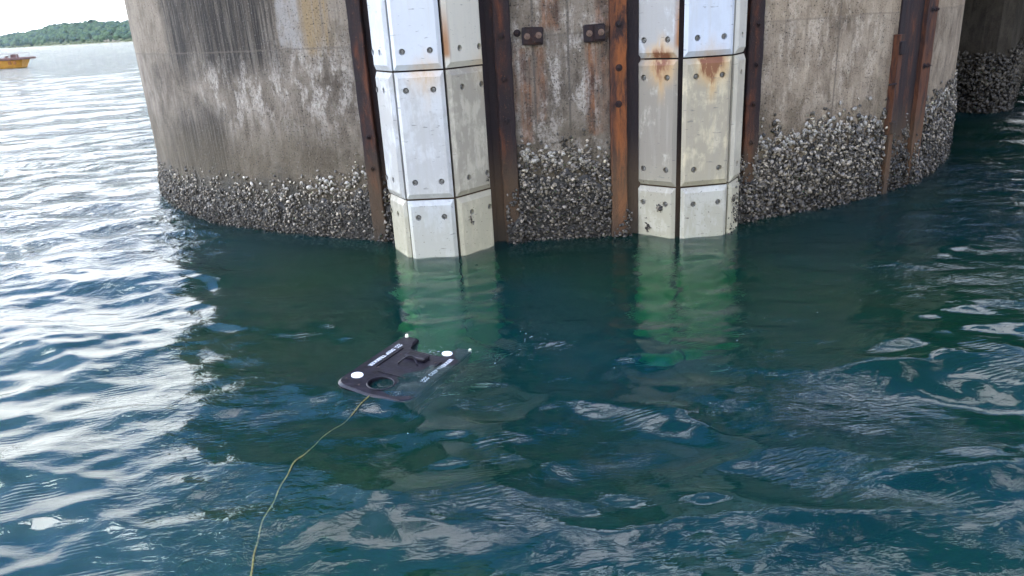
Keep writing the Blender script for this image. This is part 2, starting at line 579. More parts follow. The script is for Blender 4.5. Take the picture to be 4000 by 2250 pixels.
def make_rust(name, orange=0.5, zdirt=True):
    m, t = mat(name)
    tc = t.new('ShaderNodeTexCoord').outputs['Object']
    geo = t.new('ShaderNodeNewGeometry').outputs['Position']
    z = t.sep(geo)[2]
    a = t.noise(t.vec(geo, (6, 6, 1.6)), 1.3, 6, 0.65, 0.5)
    b = t.noise(t.vec(geo, (22, 22, 3.0)), 1.0, 5, 0.65, 0.2)
    c = t.noise(geo, 55, 4, 0.7)
    col = t.ramp(a, [(0.34, (0.016, 0.012, 0.014)), (0.50, (0.038, 0.018, 0.014)), (0.62, (0.07 + .06 * orange, 0.026 + .012 * orange, 0.014)), (0.80, (0.18, 0.062, 0.025))])
    if orange < 0.4:
        col = t.mix(0.5, col, (0.016, 0.012, 0.013))
    elif orange > 0.9:
        col = t.mix(t.sm(a, .36, .54, .05, .85), col, (0.27, 0.085, 0.022))
    col = t.mix(t.sm(b, 0.55, 0.38, 0, 0.6), col, (0.022, 0.016, 0.015))
    col = t.mix(t.sm(c, 0.60, 0.72, 0, 0.5), col, (0.26, 0.11, 0.045))
    ox = t.math('ABSOLUTE', t.add(t.sep(tc)[0], t.mul(t.math('SUBTRACT', a, .5), .12)))
    col = t.mix(t.sm(ox, 0.030, 0.085, 0, 0.8 if orange < 0.9 else 0.55), col, (0.02, 0.014, 0.015))
    col = t.mix(t.sm(z, 1.05, 0.45, 0, 0.5), col, (0.12, 0.078, 0.038))
    col = t.mix(t.sm(z, 0.3, 0.02, 0, 0.6), col, (0.035, 0.032, 0.024))
    hh = t.add(t.mul(a, 1.0), t.mul(c, 0.5))
    principled(t, col, 0.82, t.bump(hh, 0.9, 0.02), spec=0.35)
    return m


def make_panel():
    """fender facing: pale plastic; dirt, rust seepage and tint are set per panel through object properties"""
    m, t = mat('fender_panel')
    def prop(n):
        a = t.new('ShaderNodeAttribute', attribute_type='OBJECT', attribute_name=n)
        return a.outputs['Fac']
    tc = t.new('ShaderNodeTexCoord').outputs['Object']
    geo = t.new('ShaderNodeNewGeometry').outputs['Position']
    x, _, z = t.sep(tc)
    gz = t.sep(geo)[2]
    nz = t.noise(geo, 3.0, 6, 0.65, 0.4)
    nf = t.noise(t.vec(geo, (9, 9, 3)), 2.0, 6, 0.7, 0.2)
    st = t.noise(t.vec(geo, (26, 26, 1.6)), 1.0, 4, 0.6, 0.15)
    warm = t.mix(prop('cream'), (0.56, 0.61, 0.67), (0.66, 0.56, 0.35))
    col = t.mix(t.sm(st, 0.42, 0.7, 0, 0.30), warm, (0.52, 0.49, 0.42))
    # grime: brownish grey, more on dirty panels, in the middle of the face
    dirt_shade = prop('grime_shade')
    dm = t.mul(t.sm(t.add(t.add(t.mul(nz, .6), t.mul(nf, .4)), t.mul(dirt_shade, .07)), 0.455, 0.565), dirt_shade)
    col = t.mix(t.mul(dm, 0.85), col, (0.23, 0.20, 0.155))
    col = t.mix(t.mul(t.mul(t.sm(st, .5, .32), dirt_shade), .4), col, (0.40, 0.37, 0.31))
    col = t.mix(t.mul(dirt_shade, .46), col, (0.27, 0.24, 0.19))
    # waterline growth tint; the green below water also paints in its glow
    col = t.mix(t.sm(t.add(gz, t.mul(nz, .3)), 1.0, 0.3, 0, 0.5), col, (0.42, 0.39, 0.255))
    col = t.mix(t.mul(t.sm(gz, 0.10, -0.5), 0.65), col, (0.30, 0.46, 0.17))
    # rust seeping from a joint: centred at rust_x, reaching down from the top / up from the foot
    for pn, zz, lo, hi in (('rust_top', 1.08, 0.42, 0.0), ('rust_foot', 0.0, 0.26, 0.0)):
        dx = t.math('ABSOLUTE', t.math('SUBTRACT', t.add(x, t.mul(t.math('SUBTRACT', nf, .5), .12)), prop('rust_x')))
        dz = t.math('ABSOLUTE', t.math('SUBTRACT', z, zz))
        wide = t.mul(t.sm(dx, 0.20, 0.01), t.sm(dz, lo * .62, 0.0))
        narrow = t.mul(t.sm(dx, 0.06, 0.005), t.sm(dz, lo, 0.02))
        mk = t.mul(t.math('MAXIMUM', wide, t.mul(narrow, .8)), prop(pn))
        mk = t.mul(mk, t.sm(nf, .25, .65, .45, 1.1))
        col = t.mix(t.math('MINIMUM', mk, .92), col, t.mix(t.sm(mk, .35, 1.0), (0.62, 0.36, 0.11), (0.20, 0.065, 0.02)))
    rs = t.mul(t.mul(t.sm(t.math('ABSOLUTE', t.math('SUBTRACT', x, prop('side_x'))), 0.055, 0.01), t.sm(z, .05, .12)), t.sm(z, .62, .18))
    rs = t.mul(rs, prop('rust_side'))
    col = t.mix(t.math('MINIMUM', rs, .9), col, (0.34, 0.14, 0.04))
    # scuffs and black marks
    sc = t.noise(t.vec(geo, (5, 5, 22), loc=(2, 0, 1)), 2.4, 3, 0.55, 0.3)
    col = t.mix(t.mul(t.sm(sc, 0.65, 0.72), 0.55), col, (0.12, 0.12, 0.11))
    sp = t.noise(geo, 46, 2, 0.5)
    col = t.mix(t.mul(t.mul(t.sm(sp, 0.68, 0.72), t.sm(gz, .75, .2, .15, 1)), t.add(.25, dirt_shade)), col, (0.08, 0.07, 0.05))
    hh = t.add(t.mul(nf, .4), t.mul(sc, .5))
    principled(t, col, 0.42, t.bump(hh, 0.25, 0.01), spec=0.4)
    return m


def make_shell():
    m, t = mat('oyster_shell')
    a = t.new('ShaderNodeAttribute', attribute_type='GEOMETRY', attribute_name='shade').outputs['Color']
    geo = t.new('ShaderNodeNewGeometry').outputs['Position']
    n = t.noise(geo, 90, 3, 0.6)
    col = t.mix(t.sm(n, .6, .4, 0, .5), a, (0.07, 0.062, 0.05))
    principled(t, col, 0.5, t.bump(n, .4, .004), spec=.5)
    return m


def simple(name, col, rough=0.6, metal=0.0, var=0.25, scale=8, spec=None, bump=0.2):
    m, t = mat(name)
    p = t.new('ShaderNodeTexCoord').outputs['Object']
    n = t.noise(p, scale, 5, 0.6)
    d = tuple(c * (1 - var) for c in col)
    u = tuple(min(1, c * (1 + var)) for c in col)
    c = t.mix(t.sm(n, .3, .7), d, u)
    principled(t, c, rough, t.bump(n, bump, 0.01), metal, spec)
    return m


M_water = make_water()
M_conc = make_concrete('pier_concrete')
M_conc2 = make_concrete('shade_darkened_concrete', 0.24, False)  # darkened copy: the rear pier's shade is put into the colour
M_rust = make_rust('rusted_steel', 0.6)
M_rust_dark = make_rust('dark_rusted_steel', 0.2)
M_rust_orange = make_rust('orange_rusted_steel', 1.0)
M_panel = make_panel()
M_shell = make_shell()
M_bolt = simple('stainless_bolt', (0.24, 0.235, 0.22), 0.45, 0.6, 0.4, 60)
M_dark = simple('dark_gap', (0.03, 0.027, 0.024), 0.9)
M_bed = simple('seabed_silt', (0.03, 0.035, 0.025), 0.95)

# ------------------------------------------------------------------ water, seabed
build_sea(M_water)
sb = mesh_from('seabed', [(-2600, -400, -6), (2600, -400, -6), (2600, 4200, -6), (-2600, 4200, -6)], [(0, 1, 2, 3)])
tag(link('seabed', sb, M_bed), kind='structure')


# ------------------------------------------------------------------ piers
def cv(th):
    """survey bearing round the pier -> bearing on the pier circle, degrees"""
    return np.interp(th, [-80, -60, -50, -46.7, -36, -29, -20, -7.4, 4.3, 15.55, 22, 28.5, 31.1, 34.4, 37.9, 44, 66],
                     [-88, -66, -54.2, -49.8, -37.5, -30, -20.5, -7.35, 4.85, 16.68, 23.57, 30.68, 33.6, 37.43, 41.7, 50, 78])


def on_pier(theta_deg, z, r):
    a = R(float(cv(theta_deg)))
    return Vector((PC[0] + r * math.sin(a), PC[1] - r * math.cos(a), z))


def build_pier():
    root = empty('concrete_pier', (PC[0], PC[1], 0))
    tag(root, 'big round weathered grey concrete pier standing in the water, carrying the white fenders', 'pier')
    n, zs = 240, [-6.0, -2, -0.5, 0, 0.5, 1, 1.5, 2, 2.4, 2.85]
    V, Fc = [], []
    for z in zs:
        for i in range(n):
            a = -math.pi + 2 * math.pi * i / n
            V.append((PR * math.sin(a), -PR * math.cos(a), z))
    for j in range(len(zs) - 1):
        for i in range(n):
            k = (i + 1) % n
            Fc.append((j * n + i, j * n + k, (j + 1) * n + k, (j + 1) * n + i))
    Fc.append(tuple(range(len(V) - n, len(V))))
    me = mesh_from('pier_shaft', V, Fc)
    uv = me.uv_layers.new(name='UVMap')
    nl = 0
    for p in me.polygons:
        for li in p.loop_indices:
            v = me.vertices[me.loops[li].vertex_index].co
            a = math.atan2(v.x, -v.y)
            if p.index % n == n - 1 and a < -3.0 and p.loop_total == 4: a += 2 * math.pi
            uv.data[li].uv = (a * 5.81 - .039, v.z)
    me.polygons.foreach_set('use_smooth', [len(p.vertices) == 4 for p in me.polygons])
    link('pier_shaft', me, M_conc, root)
    # the cap beam on top (out of the picture, seen in reflections)
    bm = bmesh.new()
    add_cyl(bm, (0, 0, 2.854), (0, 0, 3.25), PR + 0.12, n=96)
    me = bm_mesh('pier_cap', bm)
    cap = link('pier_cap', me, M_conc2, root)


build_pier()


def build_pier2():
    pts = [(6.9, 15.6), (7.7, 14.0), (7.98, 13.45), (8.15, 13.1), (8.33, 12.95), (8.6, 13.02), (8.85, 13.25), (10.6, 15.75), (14.2, 20.7), (18, 26), (14, 29), (9, 22)]
    V, Fc = [], []
    n = len(pts)
    for z in (-6, 0, 1, 2, 2.897):
        for x, y in pts: V.append((x - 8.3, y - 13, z))
    for j in range(4):
        for i in range(n):
            k = (i + 1) % n
            Fc.append((j * n + i, j * n + k, (j + 1) * n + k, (j + 1) * n + i))
    Fc.append(tuple(range(4 * n, 5 * n)))
    me = mesh_from('pier_wall', V, Fc)
    uv = me.uv_layers.new(name='UVMap')
    cum = [0]
    for i in range(n):
        a, b = pts[i], pts[(i + 1) % n]
        cum.append(cum[-1] + math.hypot(a[0] - b[0], a[1] - b[1]))
    for p in me.polygons:
        if len(p.vertices) != 4: continue
        i = p.index % n
        us = [cum[i], cum[i + 1], cum[i + 1], cum[i]]
        for c, li in enumerate(p.loop_indices):
            uv.data[li].uv = (us[c] + 7, me.vertices[me.loops[li].vertex_index].co.z)
    root = empty('concrete_pier', (8.3, 13, 0))
    tag(root, 'dark shaded concrete pier further back at the right edge, under the jetty deck', 'pier')
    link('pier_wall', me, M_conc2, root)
    bm = bmesh.new()                       # the jetty deck that shades it
    for (c, s) in (((19, 28, 3.75), (26, 33, 1.7)),):
        add_box(bm, c, s)
    for k in range(9):
        add_box(bm, (19, 12.5 + k * 3.6, 2.70), (25.4, 0.6, 0.42))
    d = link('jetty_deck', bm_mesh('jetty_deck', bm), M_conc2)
    tag(d, 'concrete jetty deck on beams above the dark rear pier', 'jetty')
    return pts


P2 = build_pier2()


# ------------------------------------------------------------------ fenders
def hex_bolt(r=0.017, depth=0.012, washer=True):
    bm = bmesh.new()
    if washer:
        add_cyl(bm, (0, 0, 0), (0, -0.004, 0), r * 1.5, n=14)
    add_cyl(bm, (0, -0.004, 0), (0, -0.004 - depth, 0), r * 0.95, r * 0.86, n=6)
    add_cyl(bm, (0, -0.004 - depth, 0), (0, -0.004 - depth * 1.9, 0), r * 0.5, r * 0.42, n=8)
    return bm_mesh('hex_bolt', bm)


def socket_bolt():
    """round head with a ring and a dark socket, sits in a panel hole"""
    bm = bmesh.new()
    prof = [(0.0205, 0.0), (0.0205, -0.007), (0.0165, -0.011), (0.0155, -0.006), (0.0125, -0.006), (0.012, -0.013), (0.0065, -0.014), (0.006, -0.004), (0.0, -0.004)]
    n = 12
    rings = []
    for r, y in prof:
        if r == 0:
            rings.append([bm.verts.new((0, y, 0))]); continue
        rings.append([bm.verts.new((r * math.cos(2 * math.pi * k / n), y, r * math.sin(2 * math.pi * k / n))) for k in range(n)])
    for a, b in zip(rings[:-1], rings[1:]):
        for k in range(n):
            j = (k + 1) % n
            if len(b) == 1: bm.faces.new((a[k], a[j], b[0]))
            else: bm.faces.new((a[k], a[j], b[j], b[k]))
    return bm_mesh('socket_bolt', bm)


ME_SOCK = socket_bolt()
ME_SOCK.materials.append(M_bolt)
ME_HEX = hex_bolt(0.021, 0.016)
ME_HEX.materials.append(M_rust_dark)
ME_HEX2 = hex_bolt(0.018, 0.014)
ME_HEX2.materials.append(simple('worn_bolt', (0.16, 0.10, 0.07), 0.6, 0.2, 0.4, 50))
_pc = {}


def panel_mesh(w, h, holes):
    key = (round(w, 3), round(h, 3), tuple(holes))
    if key in _pc: return _pc[key]
    c = 0.046
    def rect(i, d, ii=None):
        jx = i if ii is None else ii
        return [(jx, i, d), (w - jx, i, d), (w - jx, h - i, d), (jx, h - i, d)]
    hl = [(u, v, 0.0265) for u, v in holes]
    V, Fc = plate_with_holes(rect(c, 0), hl, rect(0.0, 0.026, 0.015), rect(0.006, 0.062, 0.034), 0.03)
    V = [(u, d, v) for u, v, d in V]       # local x = along, y = into the pier, z = up
    me = mesh_from('panel', V, Fc)
    bm = bmesh.new(); bm.from_mesh(me)
    bmesh.ops.recalc_face_normals(bm, faces=bm.faces)
    bm.to_mesh(me); bm.free()
    me.materials.append(M_panel)
    _pc[key] = me
    return me


def fender(name_label, P, seams, faces, holes, props):
    """P: plan points of the face corners; faces: (i, j) pairs; seams: panel joint heights, top to bottom"""
    cx = sum(p[0] for p in P) / len(P); cy = sum(p[1] for p in P) / len(P)
    root = empty('fender', (cx, cy, 0))
    tag(root, name_label, 'fender', 'white panelled fenders on the pier')
    gap = 0.020
    for fi, (i, j) in enumerate(faces):
        A, B = Vector((*P[i], 0)), Vector((*P[j], 0))
        t = (B - A).normalized()
        wid = (B - A).length - gap
        ang = math.atan2(t.y, t.x)
        for si in range(len(seams) - 1):
            zt, zb = seams[si], seams[si + 1]
            h = zt - zb - 0.014
            hl = []
            for u in holes[fi]:
                hl += [(u, 0.150), (u, h - 0.150)]
            me = panel_mesh(wid, h, tuple(hl))
            loc = A + t * gap / 2 - Vector((cx, cy, 0)) + Vector((0, 0, zb + 0.007))
            jit = random.uniform(-.004, .004)
            nrm = Vector((-t.y, t.x, 0))
            o = link('panel', me, None, root, loc + nrm * jit, (random.uniform(-.003, .003), 0, ang))
            pr = dict(cream=0.3, grime_shade=0.2, rust_x=.24, rust_top=0., rust_foot=0., side_x=0., rust_side=0.)
            pr.update(props.get((fi, si), {}))
            for k, v in pr.items(): o[k] = float(v)
            for (u, v) in hl:
                link('bolt', ME_SOCK, None, o, (u + random.uniform(-.002, .002), 0.028, v), (0, random.uniform(0, 3), 0))
    # dark steel core the panels are bolted to
    def back(p, d):
        v = Vector((PC[0] - p[0], PC[1] - p[1])); v.normalize()
        return Vector(p) + v * d
    ring = [back(p, 0.075) for p in P]
    outer = [back(P[0], (Vector(P[0]) - Vector(PC)).length - PR - .002)] + ring + [back(P[-1], (Vector(P[-1]) - Vector(PC)).length - PR - .002)]
    n = len(outer)
    V = [(p.x - cx, p.y - cy, z) for z in (seams[-1] - .02, seams[0]) for p in outer]
    Fc = [(k, (k + 1) % n, n + (k + 1) % n, n + k) for k in range(n)] + [tuple(range(n))[::-1], tuple(range(n, 2 * n))]
    link('steel_core', mesh_from('steel_core', V, Fc), M_rust_dark, root)
    return root


FP = [(-1.112, 6.868), (-.907, 6.49), (-.4415, 6.459), (-.106, 6.807)]
F = fender('left fender, three faces of bright white panels with bolt holes, standing nearest the camera', FP,
       [2.718, 1.622, .526, -.57, -1.666, -2.45], [(0, 1), (1, 2), (2, 3)],
       [(.05, .215), (.105, .338), (.165, .395)],
       {(0, 0): dict(cream=.12, grime_shade=.30), (0, 1): dict(cream=.15, grime_shade=.55), (0, 2): dict(cream=.45, grime_shade=.9),  # left-facing panels: dirtied further to paint in that side's shade
        (1, 0): dict(cream=.18, grime_shade=.04, rust_x=.30, rust_foot=.5), (1, 1): dict(cream=.28, grime_shade=.32, rust_x=.27, rust_top=.55),
        (1, 2): dict(cream=.10, grime_shade=.35),
        (2, 0): dict(cream=.62, grime_shade=.03, rust_side=.9, side_x=.02, rust_x=.42, rust_foot=.35), (2, 1): dict(cream=.75, grime_shade=.7, rust_x=.42, rust_top=.2),
        (2, 2): dict(cream=.85, grime_shade=.45)})
GP = [(1.19, 6.868), (1.533, 6.592), (1.551, 6.594), (2.034, 6.653), (2.213, 6.929)]
G = fender('right fender of greyer panels with strong orange rust stains at the upper joint', GP,
       [2.707, 1.588, .469, -.65, -1.77, -2.55], [(0, 1), (2, 3), (3, 4)],
       [(.09, .315), (.127, .362), (.15,)],
       {(0, 0): dict(cream=.15, grime_shade=.6, rust_x=.26, rust_foot=1.25, side_x=.42, rust_side=1.1), (0, 1): dict(cream=.65, grime_shade=1.25, rust_x=.26, rust_top=1.1),
        (0, 2): dict(cream=.5, grime_shade=.8),
        (1, 0): dict(cream=.02, grime_shade=.12, rust_x=.26, rust_foot=.45), (1, 1): dict(cream=1.0, grime_shade=.7, rust_x=.27, rust_top=1.6),
        (1, 2): dict(cream=.35, grime_shade=.6),
        (2, 0): dict(cream=.55, grime_shade=.1), (2, 1): dict(cream=.75, grime_shade=.35), (2, 2): dict(cream=.8, grime_shade=.4)})


# ------------------------------------------------------------------ steel rails beside the fenders
def rail(label, th0, th1, recess_side, m, bolts, top=2.83, r_face=5.985):
    """a channel rail let into the concrete; recess_side -1/+1: where the deep dark side lies, 0: none"""
    tm = (th0 + th1) / 2
    w = 6.23 * R(th1 - th0)
    o = on_pier(tm, 0, r_face)
    root = empty('steel_rail', o, R(float(cv(tm))))
    tag(root, label, 'steel rail', 'rusty steel rails bolted to the pier')
    h, zc_ = top + 2.4, (top - 2.4) / 2
    cut = 0.30 if recess_side else 0.0
    x0 = -w / 2 + (w * cut if recess_side < 0 else 0)
    x1 = w / 2 - (w * cut if recess_side > 0 else 0)
    bm = bmesh.new()
    # flange with a slightly uneven, corroded edge
    nseg = 60
    ring = []
    for i in range(nseg + 1):
        z = -2.4 + h * i / nseg
        e0, e1 = x0 + random.uniform(-.004, .004), x1 + random.uniform(-.004, .004)
        ring.append([bm.verts.new(c) for c in ((e0, 0.10, z), (e0, 0.006, z), (e0 + .008, 0, z), (e1 - .008, 0, z), (e1, 0.006, z), (e1, 0.10, z))])
    for a, b in zip(ring[:-1], ring[1:]):
        for k in range(5): bm.faces.new((a[k], a[k + 1], b[k + 1], b[k]))
    bm.faces.new(ring[-1]); bm.faces.new(ring[0][::-1])
    link('flange', bm_mesh('flange', bm), m, root)
    if recess_side:
        bm = bmesh.new()
        xa, xb = (x1 - .005, w / 2 + .07) if recess_side > 0 else (-w / 2 - .07, x0 + .005)
        add_box(bm, ((xa + xb) / 2, 0.085, zc_), (xb - xa, 0.07, h))
        link('web_plate', bm_mesh('web_plate', bm), M_rust_dark, root)
    for (bu, bz) in bolts:
        link('bolt', ME_HEX, None, root, ((x0 + x1) / 2 + bu, 0.001, bz), (0, random.uniform(0, 1), 0))
    return root


rail('dark brown steel rail against the left side of the left fender', -19.1, -17.25, 1, M_rust, [(0, 2.3), (.0, 1.02), (.0, .72)])
rail('rusty steel rail with hex bolts between the left fender and the left bracket', -7.4, -5.52, -1, M_rust, [(0, 1.85), (.0, 1.49), (.0, 1.13), (0, 2.4)])
rail('orange-brown steel rail between the right bracket and the right fender', 2.4, 4.3, 1, M_rust_orange, [(0, 1.89), (.0, 1.53), (-.005, 1.22), (0, 2.3)])
rail('dark pitted steel rail against the right side of the right fender', 13.6, 15.55, -1, M_rust, [(0.01, 1.82), (.01, 1.47), (0, 1.12), (0, .77)])


def slot_rail():
    tm = 34.4
    root = empty('steel_rail', on_pier(tm, 0, 5.985), R(float(cv(tm))))
    tag(root, 'empty fender slot at the right: dark steel channel with a bright orange flange', 'steel rail')
    h, zc_ = 5.2, 0.23
    bm = bmesh.new()
    add_box(bm, (0.0, 0.075, zc_), (0.62, 0.06, h))
    link('web_plate', bm_mesh('web_plate', bm), M_rust, root)
    for xa, xb, mm, ztop in ((-.375, -.285, M_rust_orange, 1.62), (.165, .375, M_rust_orange, 2.83)):
        bm = bmesh.new()
        nseg = 50
        ring = []
        for i in range(nseg + 1):
            z = -2.35 + (ztop + 2.35) * i / nseg
            e0, e1 = xa + random.uniform(-.008, .008), xb + random.uniform(-.005, .005)
            ring.append([bm.verts.new(c) for c in ((e0, 0.10, z), (e0, 0, z), (e1, 0, z), (e1, 0.10, z))])
        for a, b in zip(ring[:-1], ring[1:]):
            for k in range(3): bm.faces.new((a[k], a[k + 1], b[k + 1], b[k]))
        bm.faces.new(ring[-1]); bm.faces.new(ring[0][::-1])
        link('flange', bm_mesh('flange', bm), mm, root)
    for (x, z) in ((-.33, 1.49), (-.33, .70)):
        bm = bmesh.new()
        add_box(bm, (x, 0.0, z), (0.09, 0.05, 0.13), 0.012)
        link('clamp', bm_mesh('clamp', bm), M_rust_dark, root)
    for (x, z) in ((.24, 1.83), (.33, 1.83), (.22, 1.27), (.30, 1.27)):
        link('bolt', ME_HEX, None, root, (x, 0.001, z), (0, .3, 0))
    # stub pin sticking out left of the rail
    bm = bmesh.new()
    add_cyl(bm, (-.46, 0.02, 1.14), (-.37, -0.01, 1.145), 0.009, n=8)
    link('pin', bm_mesh('pin', bm), M_rust_dark, root)


slot_rail()


# ------------------------------------------------------------------ brackets between the rails
def bracket(label, th, z, tilt):
    root = empty('steel_bracket', on_pier(th, z, PR), R(float(cv(th))))
    tag(root, label, 'bracket', 'rusty brackets bolted to the concrete')
    bm = bmesh.new()
    add_box(bm, (0, -0.025, 0), (0.185, 0.05, 0.145), 0.012, Matrix.Rotation(tilt, 4, 'Y'))
    add_box(bm, (0.045, -0.058, 0.004), (0.09, 0.02, 0.118), 0.006, Matrix.Rotation(tilt, 4, 'Y'))
    link('bracket_block', bm_mesh('bracket_block', bm), M_rust_dark, root)
    link('bolt', ME_HEX2, None, root, (-.045, -0.050, 0), (0, .3, 0))
    link('bolt', ME_HEX2, None, root, (.055, -0.068, 0.005), (0, .1, 0))
    bm = bmesh.new()                       # corroded lip on top
    add_box(bm, (0.01, -0.03, 0.068), (0.15, 0.045, 0.012), 0.004, Matrix.Rotation(tilt * 1.6, 4, 'Y'))
    link('lip', bm_mesh('lip', bm), M_rust_dark, root)


bracket('rusty two-bolt bracket on the concrete beside the left fender, with a dark stain above', -3.78, 1.835, R(1.5))
bracket('rusty two-bolt bracket on the concrete touching the orange-brown rail', 1.15, 1.83, R(-1))
ab = link('anchor_bolt', ME_HEX.copy(), None, None, on_pier(-5.0, 1.865, PR + .002), (0, 0, R(-5.0)))
tag(ab, 'small rusty anchor bolt between the rail and the left bracket', 'bolt')

# ------------------------------------------------------------------ oysters
TH = [-75, -60, -46.7, -36, -29, -23, -20, -18, -7, -5, -1.6, 1.4, 5, 13, 15.7, 19, 22, 28.5, 32.4, 39.5, 44, 60]
TOP = [.37, .37, .40, .44, .47, .55, .66, .60, .50, .85, .80, .80, .5, .5, .77, .77, .82, .79, .82, .79, .92, .92]


def shells(P, Nn, rad, shade, seed, K=7):
    """many small cupped shells in one mesh: P centres, Nn normals, rad radii, shade (n,3)"""
    g = np.random.default_rng(seed)
    n = len(P)
    Nn = Nn / np.linalg.norm(Nn, axis=1, keepdims=True)
    ref = g.normal(size=(n, 3))
    X = np.cross(Nn, ref); X /= np.linalg.norm(X, axis=1, keepdims=True)
    Y = np.cross(Nn, X)
    ang = np.arange(K) / K * 2 * np.pi
    ax = 1.0; ay = g.uniform(.62, .95, n)
    rr = g.uniform(.82, 1.15, (n, K)) * rad[:, None]
    cx = np.cos(ang)[None] * rr * ax; cy = np.sin(ang)[None] * rr * ay[:, None]
    cz = g.normal(0, .10, (n, K)) * rad[:, None]
    rim = P[:, None] + X[:, None] * cx[..., None] + Y[:, None] * cy[..., None] + Nn[:, None] * cz[..., None]
    cup = np.where(g.random(n) < .35, -1, 1) * g.uniform(.15, .38, n) * rad
    cen = P + Nn * cup[:, None] + X * (g.uniform(-.25, .25, n) * rad)[:, None]
    back = P[:, None] + X[:, None] * cx[..., None] * .8 + Y[:, None] * cy[..., None] * .8 + Nn[:, None] * (cz - .3 * rad[:, None])[..., None]
    V = np.concatenate([cen[:, None], rim, back], 1).reshape(-1, 3)
    b = (np.arange(n) * (2 * K + 1))[:, None]
    k = np.arange(K)[None]; k2 = (k + 1) % K
    tri = np.stack([b + 0 * k, b + 1 + k, b + 1 + k2], -1).reshape(-1, 3)
    quad = np.stack([b + 1 + k2, b + 1 + k, b + 1 + K + k, b + 1 + K + k2], -1).reshape(-1, 4)
    sh = np.ones((n, 2 * K + 1, 4)); sh[..., :3] = shade[:, None]
    sh[:, 1:K + 1, :3] *= g.uniform(.75, 1.25, (n, K, 1)); sh[:, K + 1:, :3] *= .45
    return V, tri, quad, np.clip(sh.reshape(-1, 4), 0, .8)


def shell_mesh(name, parts):
    V, T, Q, C, off = [], [], [], [], 0
    for v, t, q, c in parts:
        V.append(v); T.append(t + off); Q.append(q + off); C.append(c); off += len(v)
    V = np.concatenate(V); T = np.concatenate(T); Q = np.concatenate(Q); C = np.concatenate(C)
    me = bpy.data.meshes.new(name)
    me.vertices.add(len(V)); me.vertices.foreach_set('co', V.astype(np.float32).ravel())
    loops = np.concatenate([T.ravel(), Q.ravel()]).astype(np.int32)
    me.loops.add(len(loops)); me.loops.foreach_set('vertex_index', loops)
    me.polygons.add(len(T) + len(Q))
    ls = np.concatenate([np.arange(len(T)) * 3, len(T) * 3 + np.arange(len(Q)) * 4]).astype(np.int32)
    me.polygons.foreach_set('loop_start', ls)
    me.update(calc_edges=True)
    at = me.color_attributes.new('shade', 'FLOAT_COLOR', 'POINT')
    at.data.foreach_set('color', C.astype(np.float32).ravel())
    me.materials.append(M_shell)
    return me


def shade_of(g, n, z, light=0.16, scale=1.0):
    u = g.random(n)
    base = np.where(u < .38, g.uniform(.03, .08, n), np.where(u < 1 - light, g.uniform(.10, .24, n), g.uniform(.27, .52, n)))
    wet = np.clip(.35 + z / .5 * .65, .30, 1.05)
    base = base * wet * scale
    tint = g.uniform(-.04, .04, n)
    return np.stack([base * (1.12 + tint), base * (0.95 + tint * .5), base * (.70 - tint)], 1)


def zone(name_label, t0, t1, n, r0, r1, seed, light=.16, r_base=PR, zmin=-.35, dens_pow=1.0, sc=1.0):
    g = np.random.default_rng(seed)
    th = g.uniform(t0, t1, n)
    top = np.interp(th, TH, TOP) + 0.05 * np.sin(th * 1.3 + seed) + 0.04 * np.sin(th * 3.3) + .03 * np.sin(th * 7.1)
    # ragged upper edge: most below top-.12, thinning above
    q = g.random(n)
    z = np.where(q < .86, zmin + (top - .10 - zmin) * g.random(n), top - .10 + np.abs(g.normal(0, .085, n)))
    pt = np.sin(th * 5.1 + 3 * z) + np.sin(th * 2.7 - z * 14 + seed) + np.sin(z * 23 + th * 1.9)
    drop = (pt > .75) & (z > top - .26) & (g.random(n) < .85)
    z = np.where(drop, zmin + (top - .3 - zmin) * g.random(n), z)
    rad = g.uniform(r0, r1, n) * np.where(g.random(n) < .12, 1.35, 1.0)
    depth = g.random(n) ** 1.3 * np.clip((top - z) / .25, .15, 1) * .055
    a = np.radians(cv(th))
    Nr = np.stack([np.sin(a), -np.cos(a), np.zeros(n)], 1)
    P = np.stack([PC[0] + (r_base + .008 + depth) * np.sin(a), PC[1] - (r_base + .008 + depth) * np.cos(a), z], 1)
    Nn = Nr + g.normal(0, .62, (n, 3)) + np.array([0, 0, .25])
    s = shells(P, Nn, rad, shade_of(g, n, z, light, sc), seed)
    # rough dark bed underneath
    nt, nz = max(4, int((t1 - t0) / .35)), 26
    tt = np.linspace(t0, t1, nt); V, Fc = [], []
    for j in range(nz):
        for i in range(nt):
            tp = np.interp(tt[i], TH, TOP) - .19 + .05 * math.sin(tt[i] * 1.3 + seed) + .04 * math.sin(tt[i] * 3.3)
            zz = -.5 + (tp + .5) * j / (nz - 1)
            rr = r_base + (-.01 if j == nz - 1 else .004 + .018 * g.random())
            aa = R(float(cv(tt[i])))
            V.append((PC[0] + rr * math.sin(aa), PC[1] - rr * math.cos(aa), zz))
    T = []
    for j in range(nz - 1):
        for i in range(nt - 1):
            b = j * nt + i
            T.append((b, b + 1, b + nt + 1)); T.append((b, b + nt + 1, b + nt))
    Cc = np.ones((len(V), 4)); Cc[:, :3] = (.012, .011, .009)
    bed = (np.array(V), np.array(T), np.zeros((0, 4), int), Cc)
    o = link('oyster_bed', shell_mesh('oyster_bed', [s, bed]))
    tag(o, name_label, 'oyster bed', kind='stuff')
    return o


